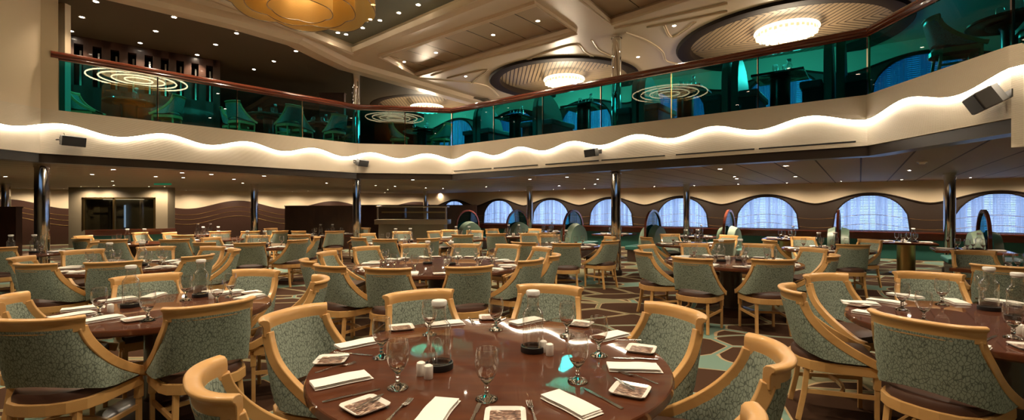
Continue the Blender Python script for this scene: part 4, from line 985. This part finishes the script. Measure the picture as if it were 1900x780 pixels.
# upper window wall on the right, a little inboard
Ur = Vector((12.2, 9.4)); UM = wmtx(Ur, wd)
build_window_wall(UM, -1, 6, ZUF, -8, 20, 1.98, 1.68, '_upper')
for k in range(-1, 7): window(UM, k, ZUF, 'upper deck window seen through teal glass, %s' % from_left(6 - k, 8))
b = B(); b.box((15.5, -1, 4.45), (.1, 16, 2.4)); struct(b.obj('wall_upper_right', M['cream']), 'cream wall of the right upper deck', 'wall')
# chairs and tables on the left upper deck
def up(x, y, z): return at(x, y, z)
table('upper deck table left of centre', (-6.6, 12.6), .6, [(0, 250, 1.15), (0, 190, 1.15), (0, 330, 1.15)], floor=ZUF, n_carafe=1)
table('upper deck table at left end', (-9.0, 10.9), .5, [(0, 10, 1.1), (0, 200, 1.1)], floor=ZUF, n_carafe=1)
table('upper deck table above middle left', (-5.75, 13.9), .6, [(0, 190, 1.15), (0, 245, 1.15), (0, 320, 1.15), (0, 60, 1.15)], floor=ZUF, n_carafe=1)
table('upper deck table by the column', (-2.9, 14.9), .6, [(0, 200, 1.0), (0, 340, 1.0), (0, 90, 1.0)], floor=ZUF, n_carafe=1)
# booths on the right upper deck
def ubooth(x, y_top, off, lab):
    p = kx(x, P3, P4); n = -nrm(P3, P4); p = p + n * off
    t = empty('high_back_bench', lab, 'bench', (p.x, p.y, ZUF), math.atan2(n.y, n.x))
    for s in (-1, 1):
        b = B(); b.sm = True; ra = []
        prof = [(-.5, 0)] + [(-.5, .75), (-.46, .98), (-.38, 1.12), (-.22, 1.2), (.0, 1.17), (.25, 1.02), (.45, .78), (.58, .5), (.6, 0)]
        for xx, zz in prof: ra.append((b.bm.verts.new((xx, s * .03, zz)), b.bm.verts.new((xx * .95, s * .15, zz * .97))))
        for j in range(len(ra) - 1): b.face([ra[j][0], ra[j + 1][0], ra[j + 1][1], ra[j][1]])
        b.sm = False; b.face([r_[1] for r_ in ra]); b.face([r_[0] for r_ in ra][::-1]); b.obj('backrest', M['banq'], t)
        b = B(); b.box((.0, s * .33, .40), (1.1, .34, .13)); b.obj('seat', M['tealseat'], t, bevel=.03)
        b = B(); b.box((.0, s * .31, .17), (1.0, .3, .34)); b.obj('base', M['woodwall'], t)
for x, lab in ((872, 'upper deck bench left of first table, behind teal glass'), (985, 'upper deck bench between first and second tables'), (1174, 'upper deck bench by the right column'), (1347, 'upper deck bench between third and fourth tables'), (1545, 'upper deck bench right of the fourth table'), (1700, 'upper deck bench above the right loudspeaker')):
    if x < 1610: ubooth(x, 0, .75, lab)
    else:
        p = Vector((6.7, 6.7)); 
for x, ph in ((925, 'first upper table from centre'), (1055, 'second upper table from centre'), (1250, 'third upper table from centre'), (1435, 'fourth upper table from centre')):
    p = kx(x, P3, P4) - nrm(P3, P4) * .72
    table(ph, (p.x, p.y), .4, [], square=.85, rot=math.radians(-38), floor=ZUF, seats=[40, 220], n_carafe=1)
table('upper table above right edge', (6.75, 6.2), .5, [(0, 150, .9), (0, 20, .9), (0, 255, .9)], floor=ZUF, n_carafe=1)
